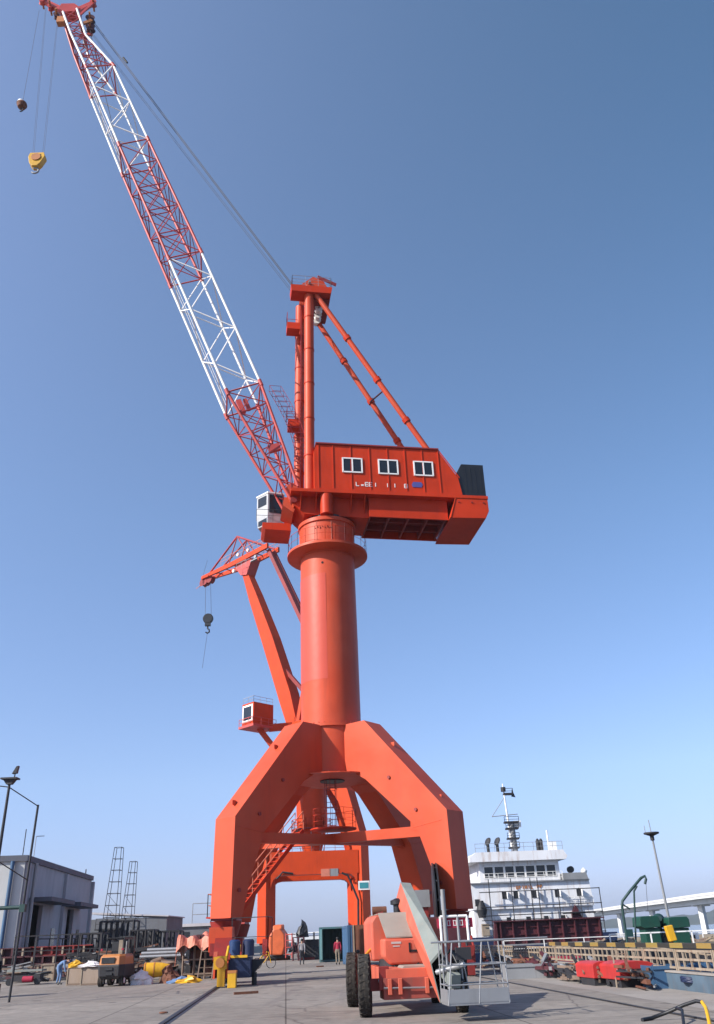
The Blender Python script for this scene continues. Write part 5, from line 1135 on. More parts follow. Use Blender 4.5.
# small works on the floor left
q = gr(25, 985); r = thing('winch_cart', q, 'low cart with a grey-green top and a red motor on the floor at left', 'cart')
m = MB(); m.box((0, 0, .72), (2.0, .8, .1), 'liftgrey'); m.box((.1, 0, .35), (1.6, .6, .3), 'dark'); m.build('table', r)
m = MB(); m.lathe((.3, -.5, .3), [(.15, -.28), (.15, .28)], 'cl_red', n=18, axis=V((1, 0, 0))); m.build('motor', r)
m = MB()
for s_ in (-.8, .8): m.lathe((s_, -.35, .18), [(.18, -.05), (.18, .05)], 'black', n=16, axis=V((0, 1, 0)))
m.build('wheel', r)
q = gr(37, 984); r = thing('tangle_of_hose', q + V((0, .3, 0)), 'tangle of black hose between the cart and the red-and-cream crates', 'hose')
m = MB(); rnd = random.Random(4); pts = []
for k in range(60): t = k * .45; pts.append(V((.5 * cos(t) + .2 * sin(k * .21), .3 * sin(t), .12 + .45 * abs(sin(k * .11)))))
m.curve(pts, .05, 'black'); m.build('hose', r)
for px, mt, sz, lab in ((43, 'cream', (.55, .5, .95), 'cream crate standing left of the red crate'), (47, 'cl_red', (.5, .5, .9), 'red crate between two cream crates behind the bending person'), (52, 'cream', (.8, .5, .95), 'wide cream crate right of the red crate')):
    q = gr(px - 4, 981); r = thing('crate', q, lab, 'crate', 'crates behind the bending person'); m = MB(); w0, d0, h0 = sz
    m.box((0, 0, h0 / 2), (w0, d0, h0), mt)
    for z in (.06, h0 / 2, h0 - .06): m.box((0, -d0 / 2 - .02, z), (w0 + .04, .04, .08), 'cream' if mt != 'cream' else 'rackwood')
    for x in (-w0 / 2, w0 / 2): m.box((x, -d0 / 2 - .022, h0 / 2), (.07, .045, h0), 'rackwood')
    m.build('box', r, bevel=.01)
# two tan cabinets
for k, (pa, pb, lab) in enumerate(((66, 79.5, 'left tan plywood cabinet with a pale edge beside the bending person'), (80, 96, 'right tan plywood cabinet, half behind the forklift'))):
    a = gr(pa, 985.5); b = gr(pb, 985.5); w_ = b.x - a.x; Hc = at(pa, 967, a.y).z
    r = thing('cabinet', V(((a.x + b.x) / 2, a.y, 0)), lab, 'cabinet', 'tan cabinets beside the forklift'); m = MB(); m.box((0, .4, Hc / 2 + .03), (w_ - .05, .8, Hc - .06), 'cabinet'); m.build('carcass', r, bevel=.01)
    m = MB(); m.box((0, -.02, Hc / 2), (w_ - .14, .04, Hc - .16), 'cabinet'); m.build('panel', r)
    m = MB()
    for x in (-w_ / 2 + .03, w_ / 2 - .03): m.box((x, -.03, Hc / 2), (.06, .08, Hc), 'cream')
    m.box((0, -.03, .04), (w_ - .12, .07, .07), 'rackwood'); m.box((0, -.03, Hc - .03), (w_ - .12, .07, .06), 'rackwood'); m.build('frame', r)
q = gr(85, 985.5); tp = thing('plastic_bundle', V((q.x, q.y + .4, at(80, 967, q.y).z - .02)), 'crumpled yellow and white bundle lying on the right tan cabinet', 'bundle')
m = MB(); blob(m, (-.1, 0, 0), .75, .3, .25, 'bag', 12, flat=1, crease=.2); m.build('wrap', tp); m = MB(); blob(m, (-.75, 0, 0), .35, .28, .33, 'yellow', 13, flat=1, crease=.15); m.build('yellow_cloth', tp)

# forklift (seen from behind, counterweight toward us)
q = gr(109, 987); fk = thing('forklift', q + V((.0, .9, 0)), 'orange and dark grey forklift truck seen from behind, beside the tan cabinets', 'forklift', None, radians(-6)); fk.scale = (.9, .9, .9)
m = MB()
rings = []
for z, w_, y0 in ((.35, 1.35, -.75), (.5, 1.5, -.92), (1.0, 1.55, -.98), (1.06, 1.5, -.93)):
    rings.append([V((x * w_ / 2, y, z)) for x, y in ((-1, .9), (-1, y0 + .35), (-.72, y0), (.72, y0), (1, y0 + .35), (1, .9))])
m.loft(rings, 'dark'); m.build('counterweight', fk, bevel=.03)
m = MB(); rings = []
for z, w_, y0 in ((1.06, 1.5, -.93), (1.45, 1.42, -.86), (1.56, 1.25, -.7)):
    rings.append([V((x * w_ / 2, y, z)) for x, y in ((-1, .7), (-1, y0 + .35), (-.72, y0), (.72, y0), (1, y0 + .35), (1, .7))])
m.loft(rings, 'amber'); m.build('rear_cover', fk, bevel=.03)
m = MB(); m.box((-.1, -.93, 1.27), (.75, .06, .28), 'black'); m.build('radiator_grille', fk)
for z in (.62, .86): m = MB(); m.box((0, -.99, z), (.42, .05, .12), 'black'); m.build('slot', fk)
m = MB(); 
for x, y in ((-.5, -.35), (.5, -.35), (-.5, .95), (.5, .95)): m.tube((x, y, 1.5 if y < 0 else .9), (x * .9, y + (.1 if y < 0 else -.15), 2.3), .04, 'black', n=6)
for k in range(6): m.box((0, -.25 + k * .22, 2.33), (1.05, .05, .05), 'black')
m.box((0, .3, 2.37), (1.08, 1.35, .03), 'black'); m.box((-.5, .3, 2.31), (.06, 1.3, .06), 'black'); m.box((.5, .3, 2.31), (.06, 1.3, .06), 'black'); m.build('overhead_guard', fk)
m = MB(); m.box((0, .1, 1.65), (.55, .5, .14), 'black'); m.box((0, -.15, 1.95), (.5, .12, .5), 'black'); m.build('seat', fk)
m = MB()
for x in (-.38, .38): m.box((x, 1.45, 1.25), (.14, .18, 2.4), 'black')
for z in (.3, 1.2, 2.4): m.box((0, 1.45, z), (.9, .1, .12), 'black')
m.tube((0, 1.4, .3), (0, 1.4, 2.2), .06, 'steel'); m.build('mast', fk)
for x in (-.3, .3): m = MB(); m.box((x, 2.1, .12), (.12, 1.2, .05), 'dark'); m.build('fork', fk)
for x, y, r_ in ((-.6, -.4, .28), (.6, -.4, .28), (-.62, 1.0, .35), (.62, 1.0, .35)): wheel(fk, V((x, y, r_)), (1, 0, 0), r_, .24, 'rubber', 'white')
m = MB()
for x in (-.6, .6): m.box((x, -.75, 1.8), (.1, .06, .1), 'cl_red')
m.box((.3, -.2, 1.9), (.22, .22, .7), 'cl_khaki'); m.build('gas_bottle_cover', fk)

# sacks, cylinder, pipes, rags
q = gr(139, 985); r = thing('sack', q + V((0, .3, 0)), 'white plastic sack with pink print slumped between forklift and yellow cylinder', 'sack'); m = MB(); blob(m, (0, 0, 0), .55, .4, .62, 'bag', 21, n=18, flat=1, crease=.1); m.build('sack', r)
q = gr(154, 982); r = thing('yellow_cylinder', q + V((0, .6, 0)), 'yellow steel cylinder lying on blocks, tapering to the right', 'cylinder')
m = MB(); ax_ = V((1, .12, 0)); m.lathe((-.7, 0, .55), [(.36, 0), (.36, .6), (.33, .95), (.24, 1.35)], 'yellow', n=26, axis=ax_)
for t in (.02, .5): m.lathe(V((-.7, 0, .55)) + ax_ * t, [(.38, 0), (.38, .05)], 'amber', n=26, axis=ax_)
m.build('shell', r); m = MB()
for x in (-.45, .3): m.box((x, 0, .1), (.2, .8, .2), 'rackwood')
m.build('block', r)
for k, (dz, px0, px1, lab) in enumerate(((1.15, 140, 186, 'lowest pale pipe of the bundle lying above the yellow cylinder'), (1.33, 141, 178, 'middle pale pipe of the bundle above the yellow cylinder'), (1.5, 146, 184, 'topmost short pale pipe of the bundle above the yellow cylinder'))):
    a, b = at(px0, 955, 54.5), at(px1, 955, 54.5); r = thing('pipe', V(((a.x + b.x) / 2, 54.5 + .12 * k, dz)), lab, 'pipe', 'pale pipes stacked on supports'); w_ = b.x - a.x
    m = MB(); m.tube((-w_ / 2, 0, 0), (w_ / 2, 0, 0), .09, 'steel', n=14, cap=False); m.tube((-w_ / 2, 0, 0), (w_ / 2, 0, 0), .075, 'dark', n=14); m.build('pipe', r)
SUP = [(146, 'left'), (163, 'middle'), (180, 'right')]
for px, wd_ in SUP:
    q = at(px, 970, 54.6); r = thing('pipe_support', V((q.x, 54.6, 0)), wd_ + ' dark stand carrying the pale pipes', 'stand', 'stands under the pale pipes'); m = MB(); m.beam((0, -.35, 0), (0, -.1, 1.05), .1, .1, 'dark'); m.beam((0, .5, 0), (0, .3, 1.05), .1, .1, 'dark'); m.box((0, .1, 1.02), (.14, .9, .1), 'dark'); m.build('frame', r)
for px, py, sx, sy, sz, mt, lab in ((160, 966, .8, .5, .5, 'rackwood', 'tan canvas heap lying on top of the yellow cylinder'), (171, 981, .45, .4, .8, 'rust', 'rusty red drum-shaped lump right of the yellow cylinder'),
                                     (181, 984, .55, .35, .28, 'cl_blue', 'blue rag heap on the ground before the rack'), (187, 983, .55, .3, .3, 'yellow', 'yellow and white rag heap right of the blue one'), (176, 972, .8, .5, .9, 'dark', 'dark tarpaulin heap left of the open rack')):
    q = gr(px, 983) if py > 975 else V((at(px, 975, 52.2).x, 52.2, .62 if py < 970 else 0)); r = thing('cloth_heap', q, lab, 'heap'); m = MB(); blob(m, (0, 0, 0), sx, sy, sz, mt, px, n=18, flat=1, crease=.22); m.build('cloth', r)
# filler stacks: dark bundles of sections between the racks
for k, (px0, px1, Y, h, lab) in enumerate(((100, 140, 57, .9, 'dark bundle of steel sections behind the forklift'), (140, 182, 58, 1.3, 'dark bundle of steel sections behind the pale pipes'), (58, 100, 57, .8, 'dark bundle of steel sections behind the tan cabinets'), (0, 44, 63, 1.0, 'dark bundle of steel sections behind the left girders'))):
    a, b = at(px0, 965, Y), at(px1, 965, Y); r = thing('steel_bundle', V(((a.x + b.x) / 2, Y, 0)), lab, 'steel bundle', 'bundles of steel sections'); w_ = b.x - a.x; m = MB(); rnd = random.Random(k + 3)
    for i in range(26):
        z = .1 + rnd.random() * h; L_ = w_ * rnd.uniform(.5, 1); x = rnd.uniform(-.5, .5) * (w_ - L_); y = rnd.uniform(-.6, .6); t = rnd.choice((.08, .12, .16))
        m.beam((x - L_ / 2, y, z), (x + L_ / 2, y + rnd.uniform(-.2, .2), z + rnd.uniform(-.06, .06)), t, t, rnd.choice(['dark', 'rust', 'maroon', 'rackwood', 'greysteel', 'dark']))
    m.build('sections', r)
# open rack with orange tarpaulin
q0, q1 = gr(183, 979.5), gr(213, 979); w_ = q1.x - q0.x
rk = thing('open_rack', V(((q0.x + q1.x) / 2, 51.5, 0)), 'tall open rack of brown posts filled with rusty parts, left of the crane leg', 'rack', None, radians(-2))
Hr = at(190, 944, 51.5).z; m = MB()
for x in (-w_ / 2, -w_ / 6, w_ / 6, w_ / 2):
    for y in (0, 1.6): m.beam((x, y, 0), (x, y, Hr), .09, .09, 'rackwood')
for z in (.25, .95, 1.75, Hr - .05):
    for y in (0, 1.6): m.beam((-w_ / 2, y - .01, z), (w_ / 2, y - .01, z), .08, .08, 'rackwood')
    for x in (-w_ / 2, w_ / 2): m.beam((x, 0, z + .003), (x, 1.6, z + .003), .07, .07, 'rackwood')
m.build('frame', rk)
m = MB(); rnd = random.Random(5)
for z in (.3, 1.0, 1.8):
    for i in range(16): m.box((rnd.uniform(-w_ / 2 + .2, w_ / 2 - .2), rnd.uniform(.25, 1.4), z + .14), (rnd.uniform(.15, .5), .3, rnd.uniform(.15, .55)), rnd.choice(['dark', 'rust', 'maroon', 'dark']))
m.box((0, 1.68, 1.1), (w_, .04, 2.1), 'dark'); m.build('stored_parts', rk)
q = gr(199, 981); st = thing('stepladder', V((q.x + .1, 50.2, 0)), 'brown stepladder leaning against the open rack', 'ladder'); m = MB(); ladder(m, (0, -.5, 0), (.0, .55, Hr - .2), (1, .1, 0), .75, 'rackwood', r=.04, step=.42); m.build('ladder', st)
tp = thing('tarpaulin', V(((q0.x + q1.x) / 2, 51.8, Hr)), 'salmon orange tarpaulin draped over the open rack', 'tarpaulin')
m = MB(); nx, ny = 30, 12; vs = []; rnd = random.Random(2); xa = at(170, 945, 51.5).x - (q0.x + q1.x) / 2; xb = at(232, 945, 51.5).x - (q0.x + q1.x) / 2
for j in range(ny + 1):
    for i in range(nx + 1):
        u, v = i / nx, j / ny; x = xa + (xb - xa) * u; y = -1.0 + 3.0 * v; z = .22 + .18 * sin(u * 9) * sin(v * 4 + 1) + .10 * sin(u * 31 + v * 7) + .3 * u
        if v < .35: z -= (.35 - v) * 1.5 * (1 + .25 * sin(u * 11)); y = -.75 + (v - .35) * .6 + .08 * sin(u * 26)
        if u < .15: z -= (.15 - u) * 5.0 * (1 + .2 * sin(v * 12)); x += (.15 - u) * 3.2
        vs.append(V((x, y, z)))
m.add(vs, [(j * (nx + 1) + i, j * (nx + 1) + i + 1, (j + 1) * (nx + 1) + i + 1, (j + 1) * (nx + 1) + i) for j in range(ny) for i in range(nx)], 'tarp'); to = m.build('sheet', tp)
sf = to.modifiers.new('t', 'SOLIDIFY'); sf.thickness = .02
# yellow box on the rail and small debris
q = gr(232, 988); r = thing('rail_stop_box', q, 'small yellow box with an orange top standing on the ground by the rail', 'box'); m = MB(); m.box((0, 0, .28), (.36, .3, .56), 'yellow'); m.build('box', r, bevel=.02); m = MB(); m.box((0, 0, .60), (.38, .32, .1), 'amber'); m.build('lid', r)
for px, py, w0, lab in ((246, 994, .9, 'flat dark plank lying right of the crane rail'), (320, 967, .5, 'flat dark plank lying before the teal container')):
    q = gr(px, py); r = thing('plank', q, lab, 'plank'); m = MB(); m.box((0, 0, .04), (w0, .14, .08), 'rust', X=V((1, .35, 0)), Y=V((-.35, 1, 0))); m.build('plank', r)
q = gr(163, 1014); r = thing('iron_shackle', q, 'small rusty shackle lying on the bright concrete near the rail', 'shackle'); m = MB(); m.curve([V((.09 * cos(t * .5), .07 * sin(t * .5), .035)) for t in range(12)], .022, 'rust'); m.tube((-.1, .03, .035), (.13, .03, .035), .018, 'dark'); m.build('shackle', r)
# standing things right of front left bogie
q = gr(262, 962); r = thing('bicycle', V((at(264, 962, 66).x, 66, 0)), 'yellow bicycle parked beside the far crane leg', 'bicycle', None, radians(15))
for x in (-.5, .5): m = MB(); m.curve([V((x + .33 * cos(t * pi / 12), 0, .33 + .33 * sin(t * pi / 12))) for t in range(25)], .025, 'black'); m.build('wheel', r)
m = MB(); m.path([V((-.5, 0, .33)), V((-.15, 0, .8)), V((.35, 0, .85)), V((0, 0, .35)), V((-.15, 0, .8))], .03, 'yellow'); m.path([V((.5, 0, .33)), V((.33, 0, 1.0)), V((.2, .2, 1.02))], .03, 'yellow'); m.build('frame', r)
m = MB(); m.box((-.17, 0, .92), (.25, .12, .06), 'black'); m.build('saddle', r)

# ------------------------------------------------------------------ right side: parapet, rails, boxes
ED = V((edge(60) - edge(24), 36, 0)).normalized()
def E_(Y, inw=0.0, z=0.0): return V((edge(Y) - inw, Y, z))
def strip(name, label, cat, kind, fn, Y0, Y1, loc_z=0):
    pass
ki = MB(); a, b = E_(18, .35), E_(62, .35); ang = atan2(b.y - a.y, b.x - a.x) - pi / 2
pr = thing('parapet', a, 'blue-grey painted low wall along the edge of the quay', 'wall', None, ang); LP = (b - a).length
m = MB(); m.box((0, LP / 2, .22), (.3, LP, .44), 'slate'); m.build('wall', pr)
m = MB(); m.box((0, LP / 2, .46), (.36, LP, .05), 'concrete2'); m.build('coping', pr)
# cream rail panels on the parapet, each one separable
npan = 18; pw = LP / npan
p0 = None
ords = ['nearest', 'second nearest', 'third nearest', 'fourth nearest', 'fifth nearest', 'sixth nearest', 'seventh nearest', 'eighth nearest', 'ninth nearest']
root = thing('quay_railing', a, 'x', 'railing panel', 'cream railing panels along the quay edge', ang)
m = MB()
for y in (0.06, pw - .06): m.box((0, y, .76), (.07, .07, .56), 'cream')
for z in (.56, .78, 1.0): m.box((0, pw / 2, z), (.05, pw - .19, .06), 'cream')
for k in range(1, 5): m.box((.0, pw * k / 5, .78), (.045, .05, .40), 'cream')
m.build('panel', root)
for k in range(npan):
    o = root if k == 0 else copy_tree(root)
    o.location = a + V((-sin(ang), cos(ang), 0)) * (pw * k); o['label'] = 'cream steel railing panel on the blue parapet, one of a long even row'
tr = thing('guard_beam', a, 'yellow and black striped beam on top of the cream quay railing', 'barrier', None, ang)
m = MB(); m.box((0, LP * .27, 1.14), (.14, LP * .5, .13), 'stripe'); m.build('beam', tr)
ga, gb = at(632, 952, 35), at(716, 966, 26.5); r = thing('gangway', V((ga.x, ga.y, 0)), 'pale narrow gangway with rungs sloping beside the quay railing at right', 'gangway')
m = MB(); g0_, g1_ = ga - V((ga.x, ga.y, 0)), gb - V((ga.x, ga.y, 0)); ladder(m, g0_, g1_, (0, .3, 1), .55, 'cream', r=.03, step=.9); m.tube(g0_ + V((.1, .1, 0)), V((.1, .1, 0)), .035, 'cream'); m.tube(g0_.lerp(g1_, .7), V((g0_.lerp(g1_, .7).x, g0_.lerp(g1_, .7).y, 0)), .035, 'cream'); m.build('frame', r)
q = E_(28.5, .45, 1.22); r = thing('signal_box', V((9, 28, 1.2)), 'tilted yellow box sitting on the striped guard beam', 'box'); r.location.x = edge(28) - .3; m = MB(); m.box((0, 0, .26), (.22, .22, .42), 'yellow', X=V((1, 0, .15)), Z=V((-.15, 0, 1)), Y=V((0, 1, 0))); m.build('box', r, bevel=.02)
m = MB(); m.tube((0, 0, 0), (0, 0, .1), .04, 'dark'); m.build('stem', r)
# two red hooded boxes with lettering strokes
for k, (pa, pb, py, Y, lab) in enumerate(((589, 612, 984, 31.5, 'left red hooded steel box on the quay, next to the taller white-lettered end'), (614, 652, 986, 30.0, 'right and wider red hooded steel box, open and dark below'))):
    a_, b_ = at(pa, py, Y), at(pb, py, Y); w_ = b_.x - a_.x; Hh = at(pa, 961, Y).z; r = thing('hooded_box', V(((a_.x + b_.x) / 2, Y, 0)), lab, 'box', 'red hooded boxes on the quay', radians(8))
    m = MB(); arc = [V((-w_ / 2 + .0, -.5, .22)), V((-w_ / 2, -.5, Hh * .82))] + [V((-w_ / 2 + w_ * .5 * (1 - cos(t * pi / 8)), -.5, Hh * .82 + Hh * .18 * sin(t * pi / 8))) for t in range(1, 8)] + [V((w_ / 2, -.5, Hh * .82)), V((w_ / 2, -.5, .22))]
    m.prism(arc, V((0, 1.6, 0)), 'boxred'); m.build('hood', r, bevel=.02)
    m = MB(); m.box((w_ * .1, -.51, .36), (w_ * .62, .05, .3), 'black'); m.build('opening', r)
    m = MB(); m.box((0, .2, .11), (w_ * .9, 1.2, .2), 'dark'); m.build('skid', r)
    m = MB()
    for j in range(4 if k == 0 else 1):
        z = Hh * .75 - j * .13
        for dx, dz, sx, sz in ((0, 0, .09, .015), (0, .035, .06, .012), (0, -.035, .07, .012), (0, 0, .012, .09)): m.box((-w_ * .28 + dx, -.507, z + dz), (sx, .012, sz), 'cream')
    m.build('lettering', r)
# bicycle-like heap of rods and blue crates at far right
for px, py, Y, sx, sz, mt, lab in ((682, 984, 29, 1.0, .6, 'seablue', 'blue steel tub before the parapet at the right edge'), (545, 972, 44, 1.6, .55, 'cl_red', 'flat red steel tray standing by the parapet beyond the basket'), (532, 977, 38, 1.1, .5, 'greysteel', 'grey steel tray just beyond the lift basket')):
    q = V((at(px, py, Y).x, Y, 0)); r = thing('steel_tub', q, lab, 'tub'); m = MB()
    for x in (-sx, sx): m.box((x, 0, sz / 2), (.05, 1.2, sz), mt)
    for y in (-.6, .6): m.box((0, y, sz / 2), (2 * sx - .06, .05, sz), mt)
    m.box((0, 0, .05), (2 * sx - .07, 1.1, .06), mt); m.box((0, -.64, sz - .05), (2 * sx, .05, .08), mt); m.build('tub', r)
q = at(690, 975, 30); r = thing('stepladder', V((edge(30) - 1.35, 30, 0)), 'small orange stepladder leaning on the pipe railing at right', 'ladder'); m = MB(); ladder(m, (0, -.3, 0), (.15, .1, 1.05), (1, .1, 0), .4, 'cream', r=.025, step=.25); m.build('ladder', r)
q = at(700, 980, 27); r = thing('hose_coil', V((q.x - .1, 27, 0)), 'coil of dark blue hose on the ground at the right edge', 'hose'); m = MB(); m.curve([V((.42 * cos(t * .5) * (1 + .1 * sin(t)), .4 * sin(t * .5), .06 + .03 * (t // 12) + .2 * abs(sin(t * .25)))) for t in range(50)], .035, 'navy'); m.build('coil', r)
# bent black tube with a yellow end, lower right corner
q = gr(646, 1021); g2 = gr(672, 1014)
r = thing('bent_tube', V((q.x, q.y, 0)), 'bent black tube with a yellow end standing in the lower right corner', 'tube')
def hp_(px, py, Y): return at(px, py, Y) - V((q.x, q.y, 0))
m = MB(); m.curve([V((-.1, -.1, .03)), hp_(652, 1018, 19.5), hp_(668, 1012, 19.4), hp_(684, 1005, 19.2), hp_(696, 1001, 19.0), hp_(702, 1002, 18.9)], .035, 'black'); m.curve([hp_(676, 1008, 19.3), hp_(682, 1010, 19.0), hp_(683, 1018, 18.6), hp_(684, 1026, 18.3)], .03, 'black')
m.build('tube', r)
m = MB(); m.curve([hp_(702, 1002, 18.9), hp_(706, 1008, 18.6), hp_(708, 1016, 18.3), hp_(710, 1026, 18.0)], .035, 'yellow'); m.build('yellow_end', r)

# ------------------------------------------------------------------ ship, barge and boats
SH = V((11.3, 100, -2.6)); st_ = radians(4); sx_ = V((cos(st_), sin(st_), 0)); sy_ = V((-sx_.y, sx_.x, 0))
ship = thing('cargo_ship', SH, 'white cargo ship superstructure with bridge windows and scaffolding behind the lift', 'ship')
def sp(x, y, z): return sx_ * x + sy_ * y + V((0, 0, z + 2.6))
m = MB(); m.prism([sp(x, 0, z) for x, z in ((-1.2, -2.6), (14.6, -2.6), (15.2, 1.2), (-1.2, 1.2))], sy_ * 60, 'navy'); m.build('hull', ship)
SLV = [(-.1, 13.4, 1.2, 3.95), (-.25, 13.2, 4.0, 6.55)]
m = MB(); m.prism([sp(x, 1.5, z) for x, z in ((-.1, 1.2), (13.4, 1.2), (13.4, 3.9), (-.1, 3.9))], sy_ * 14, 'shipwhite'); m.prism([sp(x, 1.2, z) for x, z in ((-.2, 3.9), (13.5, 3.9), (13.3, 6.5), (-.2, 6.5))], sy_ * 13, 'shipwhite'); m.build('lower_decks', ship)
m = MB(); m.prism([sp(x, 1.6, z) for x, z in ((1.0, 6.5), (10.2, 6.5), (10.2, 8.8), (1.0, 8.8))], sy_ * 7, 'shipwhite'); m.build('wheelhouse', ship)
m = MB(); m.prism([sp(x, .7, z) for x, z in ((-.2, 8.75), (10.9, 8.75), (11.1, 9.1), (10.7, 9.75), (.6, 9.75), (-.2, 9.2))], sy_ * 8.6, 'shipwhite'); m.build('wheelhouse_roof', ship)
m = MB(); m.prism([sp(x, .9, 6.5) for x in (-.3, 13.3)] + [sp(x, .9, 6.62) for x in (13.3, -.3)], sy_ * 9, 'greysteel'); m.prism([sp(x, .85, z) for x, z in ((10.3, 6.6), (13.2, 6.6), (13.0, 7.3), (10.3, 7.3))], sy_ * 6, 'greysteel'); m.build('bridge_wing', ship)
for k in range(7):
    x0 = 1.55 + k * 1.2; f = MB()
    for u0, u1, z0, z1 in ((x0 - .07, x0, 7.05, 8.3), (x0 + .98, x0 + 1.05, 7.05, 8.3), (x0, x0 + .98, 7.05, 7.12), (x0, x0 + .98, 8.23, 8.3)): f.prism([sp(u0, 1.55, z0), sp(u1, 1.55, z0), sp(u1, 1.55, z1), sp(u0, 1.55, z1)], sy_ * .1, 'white')
    fo = f.build('window', ship); f = MB(); f.prism([sp(x0, 1.58, 7.12), sp(x0 + .98, 1.58, 7.12), sp(x0 + .98, 1.58, 8.23), sp(x0, 1.58, 8.23)], sy_ * -.01, 'glass'); f.build('pane', fo)
for x, z in ((3.2, 4.9), (4.5, 4.9), (6.6, 4.9), (9.2, 4.9), (3.5, 2.3), (5.7, 2.3), (7.7, 2.3), (9.6, 2.3), (11.7, 4.9)):
    f = MB(); y = 1.13 if z > 4 else 1.43; f.prism([sp(x, y, z), sp(x + .5, y, z), sp(x + .5, y, z + .75), sp(x, y, z + .75)], sy_ * .06, 'black'); f.prism([sp(x + .52, y - .5, z), sp(x + .56, y - .5, z), sp(x + .56, y - .5, z + .75), sp(x + .52, y - .5, z + .75)], sy_ * .5, 'shipwhite'); f.build('porthole', ship)
f = MB(); strokes = 'EIUHILRP'
for k in range(9):
    x = 4.9 + k * .34
    if k == 6: continue
    for x0, z0, x1, z1 in ([(0, 0, 0, 1), (0, 0, .6, 0), (.6, 0, .6, 1)], [(0, 0, 0, 1), (0, 1, .6, .5)], [(.3, 0, .3, 1)], [(0, 0, 0, 1), (.6, 0, .6, 1), (0, .5, .6, .5)], [(.3, 0, .3, 1)], [(0, 0, 0, 1), (0, 0, .6, 0)], [], [(0, 0, 0, 1), (0, 1, .6, 1), (.6, .5, .6, 1), (0, .5, .6, .5)], [(0, 0, 0, 1), (0, 1, .6, 1), (.6, .5, .6, 1), (0, .5, .6, .5)])[k]:
        f.beam(sp(x + x0 * .3, 1.15, 5.85 + z0 * .34), sp(x + x1 * .3, 1.15, 5.85 + z1 * .34), .09, .03, 'amber', up=sy_)
f.build('ship_name', ship)
# mast
f = MB(); mx_ = 5.4; f.tube(sp(mx_, 3, 9.7), sp(mx_ - .3, 3, 17.5), .16, 'white', r1=.07, n=8); f.tube(sp(mx_ + .3, 3, 9.7), sp(mx_ + .2, 3, 13.2), .35, 'greysteel', n=8)
f.tube(sp(mx_ - .3, 3, 15.9), sp(mx_ - 2, 3, 13.8), .04, 'greysteel'); f.tube(sp(mx_ - 2, 3, 13.8), sp(mx_ + 1.1, 3, 14.0), .05, 'greysteel'); f.build('mast', ship)
for z, w0 in ((10.3, 1.2), (11.3, 1.4), (12.4, 1.5), (13.1, 1.7), (16.3, 1.1)):
    f = MB(); f.box(sp(mx_ + .2, 3, z), (w0, .9, .18), 'dark', X=sx_); f.rail([sp(mx_ + .2 - w0 / 2, 2.6, z), sp(mx_ + .2 + w0 / 2, 2.6, z)], .6, 'dark', r=.04); f.build('mast_platform', ship)
f = MB(); f.box(sp(mx_ + .9, 3, 12.9), (.9, .3, .7), 'white', X=sx_); f.build('radar', ship); f = MB(); f.tube(sp(mx_ - .3, 3, 16.6), sp(mx_ - .3, 3, 17.1), .3, 'dark', n=8); f.build('mast_lamp', ship)
f = MB(); f.prism([sp(mx_ + .75, 3, 16.9), sp(mx_ + 1.1, 3, 15.9), sp(mx_ + .6, 3, 16.0)], sy_ * .03, 'black'); f.build('flag', ship)
for x in (2.4, 3.5):
    f = MB(); f.lathe(sp(x, 2.2, 11.0), [(.5, -.05), (.4, .08), (.1, .14)], 'dark', n=20, axis=V((-.85, -.5, .4))); f.tube(sp(x, 2.3, 9.75), sp(x, 2.3, 11.0), .18, 'black', n=8); f.build('satellite_dish', ship)
for x in (8.3, 8.7): f = MB(); f.lathe(sp(x, 2.4, 9.7), [(.22, 0), (.22, 1.2), (.1, 1.45)], 'dark', n=12); f.build('vent_cowl', ship)
f = MB(); f.box(sp(9.9, 2.2, 10.2), (.9, .9, 1.0), 'white', X=sx_); f.tube(sp(9.5, 2.2, 10.7), sp(9.5, 2.2, 12), .1, 'white'); f.build('deck_locker', ship)
f = MB(); f.lathe(sp(11.6, 2.0, 7.7), [(.35, -.3), (.35, .3)], 'black', n=18, axis=sy_); f.build('searchlight', ship)
f = MB(); f.lathe(sp(13.0, 1.6, 7.2), [(.3, 0), (.38, .3), (.1, .6)], 'white', n=12); f.build('dome', ship); f = MB(); f.lathe(sp(-.6, 2, 8.8), [(.5, 0), (.45, 1.3), (.1, 2.2)], 'white', n=14); f.build('dome', ship)
f = MB(); f.prism([sp(x, 1.0, z) for x, z in ((10.8, 3.1), (11.3, 4.1), (12.0, 2.5), (13.4, 1.6), (13.2, 1.2), (11.0, 1.2))], sy_ * .6, 'maroon'); f.build('boat_davit', ship)
f = MB(); f.lathe(sp(.7, .9, 3.1), [(.4, 0), (.6, .8), (.25, 1.7)], 'dark', n=9); f.box(sp(.9, .8, 1.9), (.8, .6, 1.2), 'cream', X=sx_); f.box(sp(.3, .9, 4.6), (.5, .4, .7), 'dark', X=sx_); f.build('deck_gear', ship)
sc = thing('ship_scaffolding', SH, 'dark pole scaffolding erected in front of the white ship superstructure', 'scaffolding')
f = MB()
for x in (1.6, 4.1, 6.3, 7.1, 9.3, 11.7, 14.0): f.tube(sp(x, .35, .9), sp(x + .05, .35, 6.9 if x < 9 else 5.7), .055, 'dark', n=5)
for z in (1.3, 2.35, 3.25, 4.1, 5.6): f.tube(sp(.5, .3, z), sp(14.1, .3, z + .03), .05, 'dark', n=5)
f.tube(sp(.5, .3, 2.8), sp(8, .3, 2.8), .04, 'dark', n=5)
for x in (1.6, 6.3, 11.7): f.tube(sp(x, .3, 2.35), sp(x, 1.4, 2.35), .04, 'dark', n=4)
f.box(sp(11.5, .7, 3.2), (3.6, .6, .1), 'dark', X=sx_); f.build('poles', sc)
